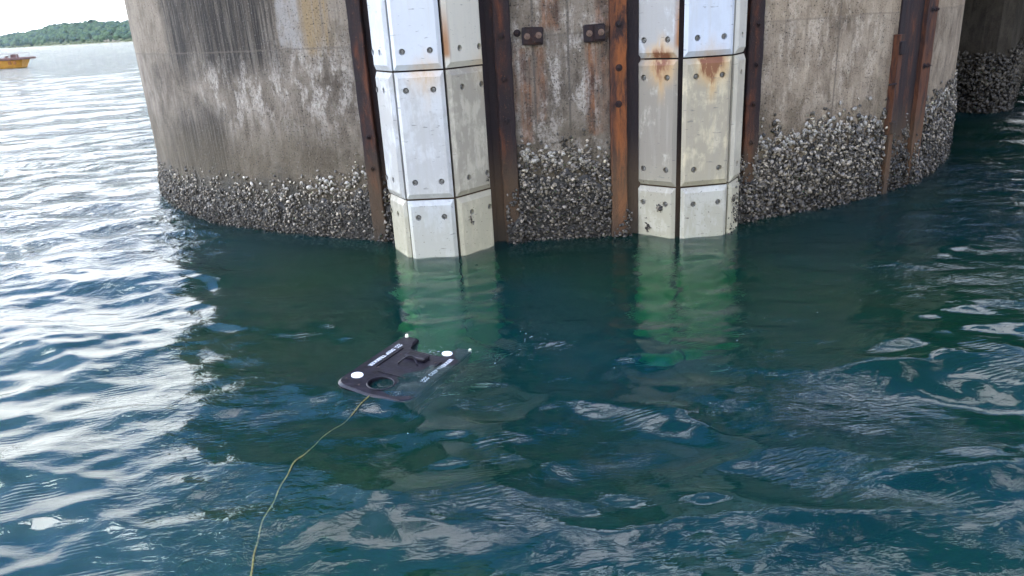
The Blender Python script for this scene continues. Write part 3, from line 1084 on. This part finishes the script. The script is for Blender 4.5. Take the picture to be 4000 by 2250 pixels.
zone('crust of small dark oysters and barnacles low on the left curve of the pier', -74, -19.1, 12500, .009, .018, 21, .20, sc=1.45)
zone('dense oyster crust on the concrete between the two fenders', -5.5, 2.35, 2900, .013, .022, 22, .22, sc=1.0)
zone('dense crust of open pale oysters on the pier right of the right fender', 13.5, 31.1, 6200, .014, .026, 23, .27, sc=1.1)
zone('oyster crust on the pier to the right of the orange steel flange', 37.9, 66, 6500, .013, .024, 24, .24)
TOPs = TOP
TOP = [t - .22 for t in TOP]
zone('oysters growing inside the empty steel fender slot', 31.9, 36.2, 1000, .012, .022, 25, .14, sc=.7)
TOP = [.60 for t in TOP]
zone('oysters in the recess between the left rail and the left fender', -17.9, -16.2, 330, .012, .022, 26, .16, r_base=5.94)
TOP = [.40 for t in TOP]
zone('oysters crusting the lower end of the rail right of the left fender', -6.6, -5.3, 260, .012, .020, 27, .2, r_base=5.985)
TOP = [.13 for t in TOP]
zone('small clump of oysters at the waterline on the orange-brown rail', 2.5, 4.1, 160, .010, .018, 28, .2, r_base=5.985)
TOP = [.16 for t in TOP]
zone('oysters at the waterline on the left rail', -19.0, -17.9, 110, .010, .018, 29, .2, r_base=5.985)
TOP = [.34 for t in TOP]
zone('oysters coating the lower end of the orange flange', 35.9, 37.9, 480, .012, .022, 30, .3, r_base=5.985)
TOP = [.62 for t in TOP]
zone('oysters beside the foot of the right fender', 12.6, 15.6, 500, .012, .022, 31, .26, r_base=5.975)
TOP = TOPs

# patch on pier 2
def zone2():
    g = np.random.default_rng(40)
    segs = [((7.98, 13.45), (8.15, 13.1)), ((8.15, 13.1), (8.33, 12.95)), ((8.33, 12.95), (8.6, 13.02)), ((8.6, 13.02), (8.85, 13.25)), ((8.85, 13.25), (10.6, 15.75)), ((10.6, 15.75), (14.2, 20.7))]
    cnt = [300, 250, 330, 330, 2600, 2200]
    P, Nn = [], []
    for (a, b), c in zip(segs, cnt):
        a, b = np.array(a), np.array(b)
        t = (b - a) / np.linalg.norm(b - a); nr = np.array([t[1], -t[0]])
        u = g.random(c)
        xy = a + (b - a) * u[:, None] + nr * g.uniform(.01, .09, c)[:, None]
        z = g.uniform(-.3, .95, c) + g.normal(0, .05, c)
        P.append(np.column_stack([xy, z])); Nn.append(np.column_stack([np.tile(nr, (c, 1)), np.zeros(c)]) + g.normal(0, .6, (c, 3)))
    P = np.concatenate(P); Nn = np.concatenate(Nn); n = len(P)
    s = shells(P, Nn, g.uniform(.03, .055, n), shade_of(g, n, P[:, 2], .04, .4), 41, 6)  # shell colour scaled down to paint in the shade back there
    o = link('oyster_bed', shell_mesh('oyster_bed', [s]))
    tag(o, 'dark oyster band around the foot of the shaded rear pier', 'oyster bed', kind='stuff')


zone2()


def single_shells():
    protos = []
    for k in range(6):
        P = np.zeros((2, 3)); P[1] = (.006, .004, .004)
        g = np.random.default_rng(60 + k)
        Nn = np.array([[0, -1, 0.], [.3, -1, .3]])
        sh = np.array([[.46, .42, .34], [.20, .175, .13]]) * g.uniform(.75, 1.1)
        me = shell_mesh('oyster_shell', [shells(P, Nn, np.array([.028, .017]), sh, 70 + k, 9)])
        protos.append(me)
    g = random.Random(5)
    zones = [((-24.5, -19.4), 26, 'large pale oyster shell in the cluster on bare concrete left of the left fender'),
             ((-35, -24.5), 18, 'pale oyster shell at the upper edge of the left crust'),
             ((-5.2, 2.2), 34, 'pale oyster shell at the upper edge of the crust between the fenders'),
             ((15.8, 22), 36, 'large pale open oyster shell on the concrete just right of the right fender'),
             ((22, 31), 40, 'pale oyster shell on bare concrete above the right crust'),
             ((38, 45), 22, 'pale oyster shell at the upper edge of the crust beyond the orange flange')]
    for (a, b), n, lab in zones:
        for _ in range(n):
            th = g.uniform(a, b)
            tp = float(np.interp(th, TH, TOP))
            z = tp + abs(g.gauss(0, .08)) - .09
            if a == 22: z += abs(g.gauss(0, .05))
            o = link('oyster_shell', g.choice(protos), None, None, on_pier(th, z, PR + g.uniform(.012, .03)),
                     (g.uniform(-.5, .5), g.uniform(0, 6.28), R(float(cv(th))) + g.uniform(-.5, .5)))
            o.scale = [g.uniform(.7, 1.15)] * 3
            tag(o, lab, 'oyster', lab.replace('pale ', '').replace('shell', 'shells', 1))
    # clumps stuck to the right fender
    def clump(th_pts, label):
        pass


single_shells()


def clump(fender_root, A, B, u, z, n, rad, spread, seed, name='oyster_growth'):
    """shells stuck to a panel: a part of the fender it grows on"""
    g = np.random.default_rng(seed)
    A, B = np.array([*A, 0.]), np.array([*B, 0.])
    t = (B - A) / np.linalg.norm(B - A); nr = np.array([t[1], -t[0], 0])
    uu = u + g.normal(0, spread, n); zz = z + g.normal(0, spread * 1.5, n)
    P = A + t * uu[:, None] + nr * g.uniform(.0, .018, n)[:, None] + np.array([0, 0, 1]) * zz[:, None]
    P -= np.array(fender_root.location)
    s = shells(P, nr + g.normal(0, .6, (n, 3)), g.uniform(rad * .6, rad * 1.2, n), shade_of(g, n, zz, .2) * .9, seed)
    tag(link(name, shell_mesh(name, [s]), None, fender_root), kind='stuff')


clump(G, GP[0], GP[1], .272, .272, 26, .013, .016, 81)
clump(G, GP[0], GP[1], .155, .075, 16, .012, .012, 82)
clump(G, GP[3], GP[4], .09, .30, 14, .012, .02, 83)
clump(G, GP[3], GP[4], .20, .20, 90, .014, .10, 84)
clump(F, FP[2], FP[3], .16, .30, 12, .010, .012, 85)
clump(F, FP[2], FP[3], .40, .62, 10, .010, .012, 86)


# ------------------------------------------------------------------ the underwater vehicle
def build_rov():
    M_body = simple('black_vehicle_plastic', (0.010, 0.0085, 0.013), 0.32, 0, .6, 18, spec=.25, bump=.35)
    M_frame = simple('brown_black_frame', (0.045, 0.028, 0.024), 0.6, 0, .5, 20)
    M_white = simple('white_disc', (0.85, 0.87, 0.88), 0.4, 0, .04, 20, bump=.02)
    M_lamp = simple('lamp_lens', (0.80, 0.82, 0.60), 0.15, 0, .05, 20, spec=.8, bump=0)
    M_print = simple('white_print', (0.70, 0.72, 0.74), 0.5, 0, .1, 40, bump=.02)
    O = (-1.055, 3.985)
    zc_ = float(wave(-0.75, 4.25)) + 0.052
    root = empty('underwater_vehicle', (O[0], O[1], zc_))
    root.rotation_euler = (R(-1.5), R(4.9), R(-26.3))
    tag(root, 'black remotely operated underwater vehicle floating awash below the left fender', 'underwater drone')
    # outline of the top shell: e = across, v = along; open notch at the rear
    def arc(cx, cy, r, a0, a1, n=5):
        return [(cx + r * math.cos(R(a0 + (a1 - a0) * i / n)), cy + r * math.sin(R(a0 + (a1 - a0) * i / n))) for i in range(n + 1)]
    e0, e1, v0, v1 = -.015, .515, -.045, .735
    def outline(d):
        o = []
        o += arc(e0 + .09 + d, v0 + .09 + d, .09, 180, 270)
        o += [(.25, v0 - .018 + d)]
        o += arc(e1 - .09 - d, v0 + .09 + d, .09, 270, 360)
        o += arc(e1 - .035 - d, v1 - .035 - d, .035, 0, 90, 3)
        o += [(.40 + d, v1 - d), (.385 + d, .655 - d * .5)]
        o += arc(.34, .615 - d, .045, 0, -90, 3)
        o += arc(.17, .615 - d, .045, 270, 180, 3)
        o += [(.115 - d, .655 - d * .5), (.10 - d, v1 - d)]
        o += arc(e0 + .035 + d, v1 - .035 - d, .035, 90, 180, 3)
        return o
    o1 = outline(.012)
    holes = [(.245, .080, .075)]
    r2 = [(x, y, .012) for x, y in outline(0)]
    r3 = [(x * .95 + .0125, y * .955 + .016, .15) for x, y in outline(.002)]
    V, Fc = plate_with_holes([(x, y) for x, y in o1], holes, r2, r3, .075)
    V = [(u, v, -d) for u, v, d in V]
    me = mesh_from('top_shell', V, Fc)
    bm = bmesh.new(); bm.from_mesh(me); bmesh.ops.recalc_face_normals(bm, faces=bm.faces); bm.to_mesh(me); bm.free()
    link('top_shell', me, M_body, root)
    # raised rims round the wells and the thruster in each
    for (hu, hv, hr) in holes:
        P = [(hu + hr * 1.06 * math.cos(a), hv + hr * 1.06 * math.sin(a), .002) for a in np.linspace(0, 2 * math.pi, 25)]
        V, Fc = tube(P, .006, 6)
        rim = link('well_rim', mesh_from('well_rim', V, Fc, True), M_body, root)
        bm = bmesh.new()
        add_cyl(bm, (hu, hv, -.074), (hu, hv, -.03), .018, .012, n=12)
        for k in range(3):
            a = k * 2.094 + .4
            add_box(bm, (hu + math.cos(a) * hr * .5, hv + math.sin(a) * hr * .5, -.045), (hr * .9, .022, .004), 0,
                    Matrix.Rotation(a, 4, 'Z') @ Matrix.Rotation(.5, 4, 'X'))
        link('thruster', bm_mesh('thruster', bm), M_frame, root)
    # lower hull, side frames and skids
    bm = bmesh.new()
    add_box(bm, (.25, .33, -.20), (.36, .62, .12), .04)
    link('lower_hull', bm_mesh('lower_hull', bm), M_body, root)
    for x in (.012, .490):
        bm = bmesh.new()
        add_box(bm, (x, .36, -.13), (.016, .60, .06), .006)
        add_box(bm, (x, .08, -.19), (.018, .05, .16), .006)
        add_box(bm, (x, .62, -.19), (.018, .05, .16), .006)
        add_box(bm, (x, .35, -.275), (.022, .74, .022), .008)
        link('side_frame', bm_mesh('side_frame', bm), M_frame, root)
    # front head
    bm = bmesh.new()
    add_cyl(bm, (.10, -.01, -.185), (.40, -.01, -.185), .05, n=20)
    link('camera_head', bm_mesh('camera_head', bm, True), M_body, root)
    # white discs, corner lamps
    for (u, v, r) in ((.062, .100, .036), (.385, .615, .034)):
        bm = bmesh.new(); add_cyl(bm, (u, v, .0005), (u, v, .005), r, n=24)
        link('white_disc', bm_mesh('white_disc', bm), M_white, root)
    for (u, v) in ((.018, .715), (.497, .715)):
        bm = bmesh.new(); add_cyl(bm, (u, v, -.01), (u, v, .018), .014, .009, n=14)
        link('corner_lamp', bm_mesh('corner_lamp', bm), M_lamp, root)
    # screws and the moulded ribs of the top shell
    for (u, v) in ((.03, .04), (.475, .03), (.03, .60), (.47, .50), (.11, .25), (.40, .25), (.13, .47), (.385, .47), (.14, .01), (.36, .01)):
        bm = bmesh.new(); add_cyl(bm, (u, v, -.001), (u, v, .0035), .007, .006, n=10)
        link('screw', bm_mesh('screw', bm), M_frame, root)
    for (u, v, du, dv) in ((.095, .40, .006, .30), (.415, .36, .006, .26), (.25, .205, .22, .006)):
        bm = bmesh.new(); add_box(bm, (u, v, .002), (du, dv, .008), .002)
        link('rib', bm_mesh('rib', bm), M_body, root)
    bm = bmesh.new()
    add_box(bm, (.25, .47, .01), (.15, .075, .028), .010)
    link('connector_housing', bm_mesh('connector_housing', bm), M_body, root)
    # carrying loop
    P = [(.19 + .12 * (i / 12), .345 + .05 * math.sin(i * .2), .004 + .045 * math.sin(math.pi * i / 12)) for i in range(13)]
    V, Fc = tube(P, .006, 8)
    link('carry_loop', mesh_from('carry_loop', V, Fc, True), M_body, root)
    # lettering
    def text(s, loc, rz, size):
        cu = bpy.data.curves.new('lettering', 'FONT')
        cu.body = s; cu.size = size; cu.align_x = 'CENTER'; cu.align_y = 'CENTER'; cu.extrude = .0006; cu.space_character = 1.12
        cu.offset = .0002
        ob = bpy.data.objects.new('tmp', cu); COL.objects.link(ob)
        dg = bpy.context.evaluated_depsgraph_get()
        me = bpy.data.meshes.new_from_object(ob.evaluated_get(dg))
        bpy.data.objects.remove(ob)
        me.materials.clear()
        o = link('lettering', me, M_print, root, loc, (0, 0, rz))
        return o
    text('DEEP TREKKER', (.452, .425, .0025), R(90), .037)
    text('DEEP TREKKER', (.052, .375, .0025), R(-90), .037)
    # the wavy mark before the words
    for (u, v, sgn) in ((.452, .235, 1), (.052, .560, -1)):
        V, Fc = [], []
        for k in (-1, 1):
            base = len(V)
            n = 7
            for i in range(n):
                yy = v + sgn * (i - 3) * .010
                xx = u + k * .010 + (.006 if i % 2 else -.006)
                V += [(xx - .003, yy, .003), (xx + .003, yy, .003)]
            for i in range(n - 1):
                b = base + 2 * i
                Fc.append((b, b + 1, b + 3, b + 2))
        link('wave_mark', mesh_from('wave_mark', V, Fc), M_print, root)
    return root


ROV = build_rov()


# tether
def build_tether():
    m, t = mat('yellow_tether')
    p = t.new('ShaderNodeNewGeometry').outputs['Position']
    n = t.noise(p, 40, 3, .6)
    principled(t, t.mix(t.sm(n, .35, .6), (0.09, 0.075, 0.025), (0.24, 0.195, 0.055)), .5, spec=.4)
    pts = [(-0.80, 3.93), (-0.845, 3.83), (-0.875, 3.764), (-0.908, 3.666), (-0.997, 3.511), (-1.029, 3.437), (-1.079, 3.283), (-1.113, 3.161), (-1.116, 3.053), (-1.13, 3.013), (-1.132, 2.913), (-1.137, 2.847), (-1.141, 2.801), (-1.143, 2.712), (-1.129, 2.61), (-1.116, 2.513), (-1.091, 2.393), (-1.05, 2.2), (-.98, 1.9), (-.85, 1.5)]
    a = np.array(pts)
    d = np.concatenate([[0], np.cumsum(np.hypot(*np.diff(a, axis=0).T))])
    # smooth resample
    u = np.linspace(0, d[-1], 420)
    x = np.interp(u, d, a[:, 0]); y = np.interp(u, d, a[:, 1])
    ker = np.hanning(25); ker /= ker.sum()
    xs = np.convolve(np.pad(x, 12, 'edge'), ker, 'valid'); ys = np.convolve(np.pad(y, 12, 'edge'), ker, 'valid')
    z = wave(xs, ys) - .005 + .009 * np.sin(u * 9) + .003 * np.sin(u * 31)
    z = z - np.clip(.06 - u * .6, 0, .06)
    V, Fc = [], []
    for s in (0, math.pi):
        P = []
        for i in range(len(u)):
            dx, dy = np.gradient(xs)[i] if False else (xs[min(i + 1, 419)] - xs[max(i - 1, 0)]), (ys[min(i + 1, 419)] - ys[max(i - 1, 0)])
            L = math.hypot(dx, dy) or 1
            nx, ny = -dy / L, dx / L
            ph = u[i] * 2 * math.pi / .045 + s
            P.append((xs[i] + nx * .0022 * math.cos(ph), ys[i] + ny * .0022 * math.cos(ph), z[i] + .0022 * math.sin(ph)))
        v, f = tube(P, .0020, 6)
        b = len(V)
        V += v; Fc += [tuple(k + b for k in q) for q in f]
    o = link('tether_cable', mesh_from('tether_cable', V, Fc, True), m)
    tag(o, 'thin twisted yellow tether trailing across the water from the black underwater vehicle', 'cable')


build_tether()


# ------------------------------------------------------------------ foam flecks
def foam():
    m = simple('foam', (0.75, 0.78, 0.78), .6, 0, .1, 50)
    g = np.random.default_rng(90)
    V, Fc = [], []
    def fleck(x, y, r, lift=.002):
        z = float(wave(x, y)) + lift
        b = len(V); n = 6
        a0 = g.uniform(0, 6)
        el = g.uniform(.3, .8)
        V.append((x, y, z + r * .3))
        for k in range(n):
            a = k * 2 * math.pi / n
            rr = r * g.uniform(.7, 1.2)
            V.append((x + rr * math.cos(a) * math.cos(a0) - rr * el * math.sin(a) * math.sin(a0), y + rr * math.cos(a) * math.sin(a0) + rr * el * math.sin(a) * math.cos(a0), z))
        for k in range(n): Fc.append((b, b + 1 + k, b + 1 + (k + 1) % n))
    for _ in range(28):
        fleck(g.uniform(-3, 3.5), g.uniform(3.4, 6.3), g.uniform(.002, .005))
    for _ in range(90):                       # water broken over the vehicle, its glints made as white flecks
        e, v = g.normal(.25, .06), g.normal(.57, .06)
        ca, sa = math.cos(R(-26.3)), math.sin(R(-26.3))
        fleck(-1.055 + e * ca - v * sa, 3.985 + e * sa + v * ca, g.uniform(.002, .0055), .006)
    for _ in range(12):
        x, y = g.normal(.1, .05), g.normal(4.55, .05)
        fleck(x, y, g.uniform(.002, .006))
    o = link('foam_flecks', mesh_from('foam_flecks', V, Fc), m)
    tag(o, 'scattered white foam flecks on the green water around the vehicle', 'foam', kind='stuff')


foam()


# ------------------------------------------------------------------ yellow boat far left
def build_boat():
    M_y = simple('yellow_hull_paint', (0.62, 0.30, 0.035), .5, 0, .22, 1.3)
    M_r = simple('brown_rubber_rim', (0.17, 0.095, 0.08), .8, 0, .3, 2)
    M_rail = simple('grey_rail', (0.34, 0.31, 0.29), .6, 0, .2, 2)
    M_dk = simple('boat_deck', (0.22, 0.20, 0.18), .8)
    M_st = simple('hull_stains', (0.34, 0.13, 0.03), .8, 0, .3, 3)
    root = empty('work_boat', (-47.45, 79.6, 0), R(4))
    root.scale = (.88, .88, .86)
    tag(root, 'yellow work boat with a brown rim and thin guard rail on the open water', 'boat')
    # hull: stations along -x from the raked end
    st = []
    L = 9.0
    for i in range(19):
        s = i / 18
        x = -L * s
        half = 1.5 * (1 - .0 * s) * min(1, .55 + 2.2 * s) * min(1, .6 + 2.5 * (1 - s))
        rake = .55 * max(0, 1 - s * 9)
        rake2 = .5 * max(0, 1 - (1 - s) * 9)
        st.append([(x - rake + rake2, -half * .8, -.35), (x - rake * .75 + rake2 * .7, -half * .93, .15), (x, -half, .86), (x, half, .86), (x - rake * .75 + rake2 * .7, half * .93, .15), (x - rake + rake2, half * .8, -.35)])
    V = [p for r_ in st for p in r_]
    Fc = []
    for i in range(18):
        for k in range(6):
            a, b = i * 6 + k, i * 6 + (k + 1) % 6
            Fc.append((a, b, b + 6, a + 6))
    Fc.append((5, 4, 3, 2, 1, 0)); Fc.append(tuple(range(108, 114)))
    link('hull', mesh_from('hull', V, Fc), M_y, root)
    bm = bmesh.new()
    add_box(bm, (-L / 2 + .03, -1.52, .98), (L + .55, .26, .26), .07)
    add_box(bm, (-L / 2 + .03, 1.52, .98), (L + .55, .26, .26), .07)
    add_box(bm, (.13, 0, .98), (.28, 2.78, .25), .07)
    add_box(bm, (-L + .0, 0, .98), (.28, 2.78, .25), .07)
    link('rubbing_rim', bm_mesh('rubbing_rim', bm), M_r, root)
    bm = bmesh.new(); add_box(bm, (-L / 2, 0, .93), (L - .4, 2.7, .06))
    link('deck', bm_mesh('deck', bm), M_dk, root)
    for yy in (-1.42, 1.42):
        V, Fc = tube([(-.25, yy, 1.10), (-.25, yy, 1.56), (-1.0, yy, 1.57), (-3.5, yy, 1.55), (-6, yy, 1.56), (-8.7, yy, 1.56), (-8.7, yy, 1.1)], .045, 6)
        link('guard_rail', mesh_from('guard_rail', V, Fc), M_rail, root)
        for k in range(6):
            V, Fc = tube([(-1.1 - k * 1.45, yy, 1.1), (-1.1 - k * 1.45, yy, 1.55)], .024, 6)
            link('rail_post', mesh_from('rail_post', V, Fc), M_rail, root)
    bm = bmesh.new()
    add_box(bm, (-.9, -.6, 1.22), (.7, .5, .5), .06)
    link('winch', bm_mesh('winch', bm), M_r, root)
    bm = bmesh.new(); add_cyl(bm, (-1.9, -.4, .96), (-1.9, -.4, 1.34), .16, n=12)
    link('bollard', bm_mesh('bollard', bm), M_r, root)
    for x, w_ in ((-.6, .3), (-1.15, .35), (-2.6, .5), (-3.9, .3)):
        bm = bmesh.new(); add_box(bm, (x, -1.5, .56), (w_, .06, .36), .03)
        link('scupper_plate', bm_mesh('scupper_plate', bm), M_st, root)


build_boat()


# ------------------------------------------------------------------ wooded island
def build_island():
    AZ = [-60, -45, -36, -32.6, -31.9, -31.4, -30.5, -30.0, -29.1, -28.5, -28.3, -27.3, -26.3, -25.5, -24.8, -22, -18, -14]
    EL = [.35, .42, .50, .55, .61, .66, .70, .93, 1.13, 1.12, 1.28, 1.31, 1.27, 1.33, 1.15, 1.2, 1.0, .4]
    SH = [2100, 1900, 1650, 1560, 1530, 1490, 1300, 1240, 1110, 1040, 1020, 960, 900, 870, 845, 820, 820, 840]
    g = np.random.default_rng(55)
    def shore(az): return float(np.interp(az, AZ, SH))
    def crest(az): return float(np.interp(az, AZ, EL))
    depth = 1.22
    def ground(az, t):       # t 0 at the shore .. 1 on the ridge
        d = shore(az) * (1 + (depth - 1) * t)
        top = shore(az) * depth * math.tan(R(crest(az))) + 2 - 5.0
        z = top * (t ** .62) * (0.93 + .07 * math.sin(az * 3)) if t > 0 else -1
        return (d * math.sin(R(az)), d * math.cos(R(az)), z)
    azs = np.linspace(-60, -14, 120); ts = [-.02] + list(np.linspace(0.004, 1, 14)) + [1.5]
    V, Fc = [], []
    for a in azs:
        for t in ts:
            if t > 1: p = ground(a, 1); V.append((p[0] * 1.12, p[1] * 1.12, -1))
            else: V.append(ground(a, t))
    nt = len(ts)
    for i in range(len(azs) - 1):
        for j in range(nt - 1):
            b = i * nt + j
            Fc.append((b, b + nt, b + nt + 1, b + 1))
    m, t = mat('island_ground')
    z = t.sep(t.new('ShaderNodeNewGeometry').outputs['Position'])[2]
    n = t.noise(t.new('ShaderNodeNewGeometry').outputs['Position'], .05, 5, .6)
    principled(t, t.mix(t.sm(t.add(z, t.mul(n, 3)), 2.0, 4.5), (0.26, 0.26, 0.15), (0.06, 0.09, 0.04)), .95)
    o = link('wooded_hill', mesh_from('wooded_hill', V, Fc, True), m)
    tag(o, kind='structure')
    # crowns
    bmi = bmesh.new(); bmesh.ops.create_icosphere(bmi, subdivisions=2, radius=1.0)
    bv = np.array([v.co[:] for v in bmi.verts]); bf = np.array([[v.index for v in f.verts] for f in bmi.faces]); bmi.free()
    Vs, Fs, Cs = [], [], []
    off = 0
    def crown(p, r, h, c):
        nonlocal off
        k = g.uniform(.62, 1.25, len(bv))
        v = bv * k[:, None] * np.array([r, r, h]) + np.array(p)
        Vs.append(v); Fs.append(bf + off); off += len(v)
        cc = np.ones((len(v), 4)); cc[:, :3] = np.array(c)[None] * g.uniform(.7, 1.3, (len(v), 1)); Cs.append(cc)
    for _ in range(2600):
        az = g.uniform(-37, -23.5)
        tt = g.random() ** .8
        p = ground(az, max(tt, .03))
        sc = shore(az) / 950
        kind = g.random()
        c = (.045, .085, .040) if kind < .45 else ((.075, .125, .050) if kind < .8 else (.035, .075, .050))
        r = g.uniform(1.8, 4.0) * sc
        crown((p[0], p[1], p[2] + r * .6), r, r * g.uniform(.7, 1.1), c)
    for _ in range(260):                       # ragged tree tops along the skyline
        az = g.uniform(-37, -23.5)
        p = ground(az, g.uniform(.9, 1.0)); sc = shore(az) / 950
        r = g.uniform(1.2, 2.8) * sc
        crown((p[0], p[1], p[2] + g.uniform(2.6, 5.0) * sc), r, r * .8, (.045, .08, .045))
    for _ in range(520):                       # low pale scrub along the shore
        az = g.uniform(-33.5, -24)
        p = ground(az, g.uniform(.004, .05)); sc = shore(az) / 950
        r = g.uniform(.5, 1.3) * sc
        pale = -26.3 < az < -25.3
        crown((p[0], p[1], p[2] + r * .3), r * 1.4, r * (1.3 if pale else .8), (.30, .28, .20) if pale else (.15, .18, .08))
    V = np.concatenate(Vs); Fq = np.concatenate(Fs); C = np.concatenate(Cs)
    me = bpy.data.meshes.new('forest')
    me.vertices.add(len(V)); me.vertices.foreach_set('co', V.astype(np.float32).ravel())
    me.loops.add(Fq.size); me.loops.foreach_set('vertex_index', Fq.astype(np.int32).ravel())
    me.polygons.add(len(Fq)); me.polygons.foreach_set('loop_start', np.arange(0, Fq.size, 3, dtype=np.int32))
    me.update(calc_edges=True)
    at = me.color_attributes.new('shade', 'FLOAT_COLOR', 'POINT'); at.data.foreach_set('color', C.astype(np.float32).ravel())
    m, t = mat('forest_leaves')
    a = t.new('ShaderNodeAttribute', attribute_type='GEOMETRY', attribute_name='shade').outputs['Color']
    principled(t, a, .9, spec=.1)
    o = link('forest', me, m)
    tag(o, 'dense green tropical forest covering the low island across the water', 'forest', kind='stuff')


build_island()


# ------------------------------------------------------------------ haze
def build_haze():
    bm = bmesh.new()
    add_box(bm, (0, 1880, 26), (5400, 4700, 68))
    m = bpy.data.materials.new('sea_haze'); m.use_nodes = True
    m.node_tree.nodes.clear(); t = NT(m.node_tree)
    out = t.new('ShaderNodeOutputMaterial')
    v = t.new('ShaderNodeVolumePrincipled')
    v.inputs['Color'].default_value = (0.82, 0.91, 1.0, 1)
    v.inputs['Density'].default_value = 0.00006
    v.inputs['Anisotropy'].default_value = 0.3
    t.l.new(v.outputs[0], out.inputs['Volume'])
    o = link('haze', bm_mesh('haze', bm), m)
    tag(o, kind='stuff')


build_haze()
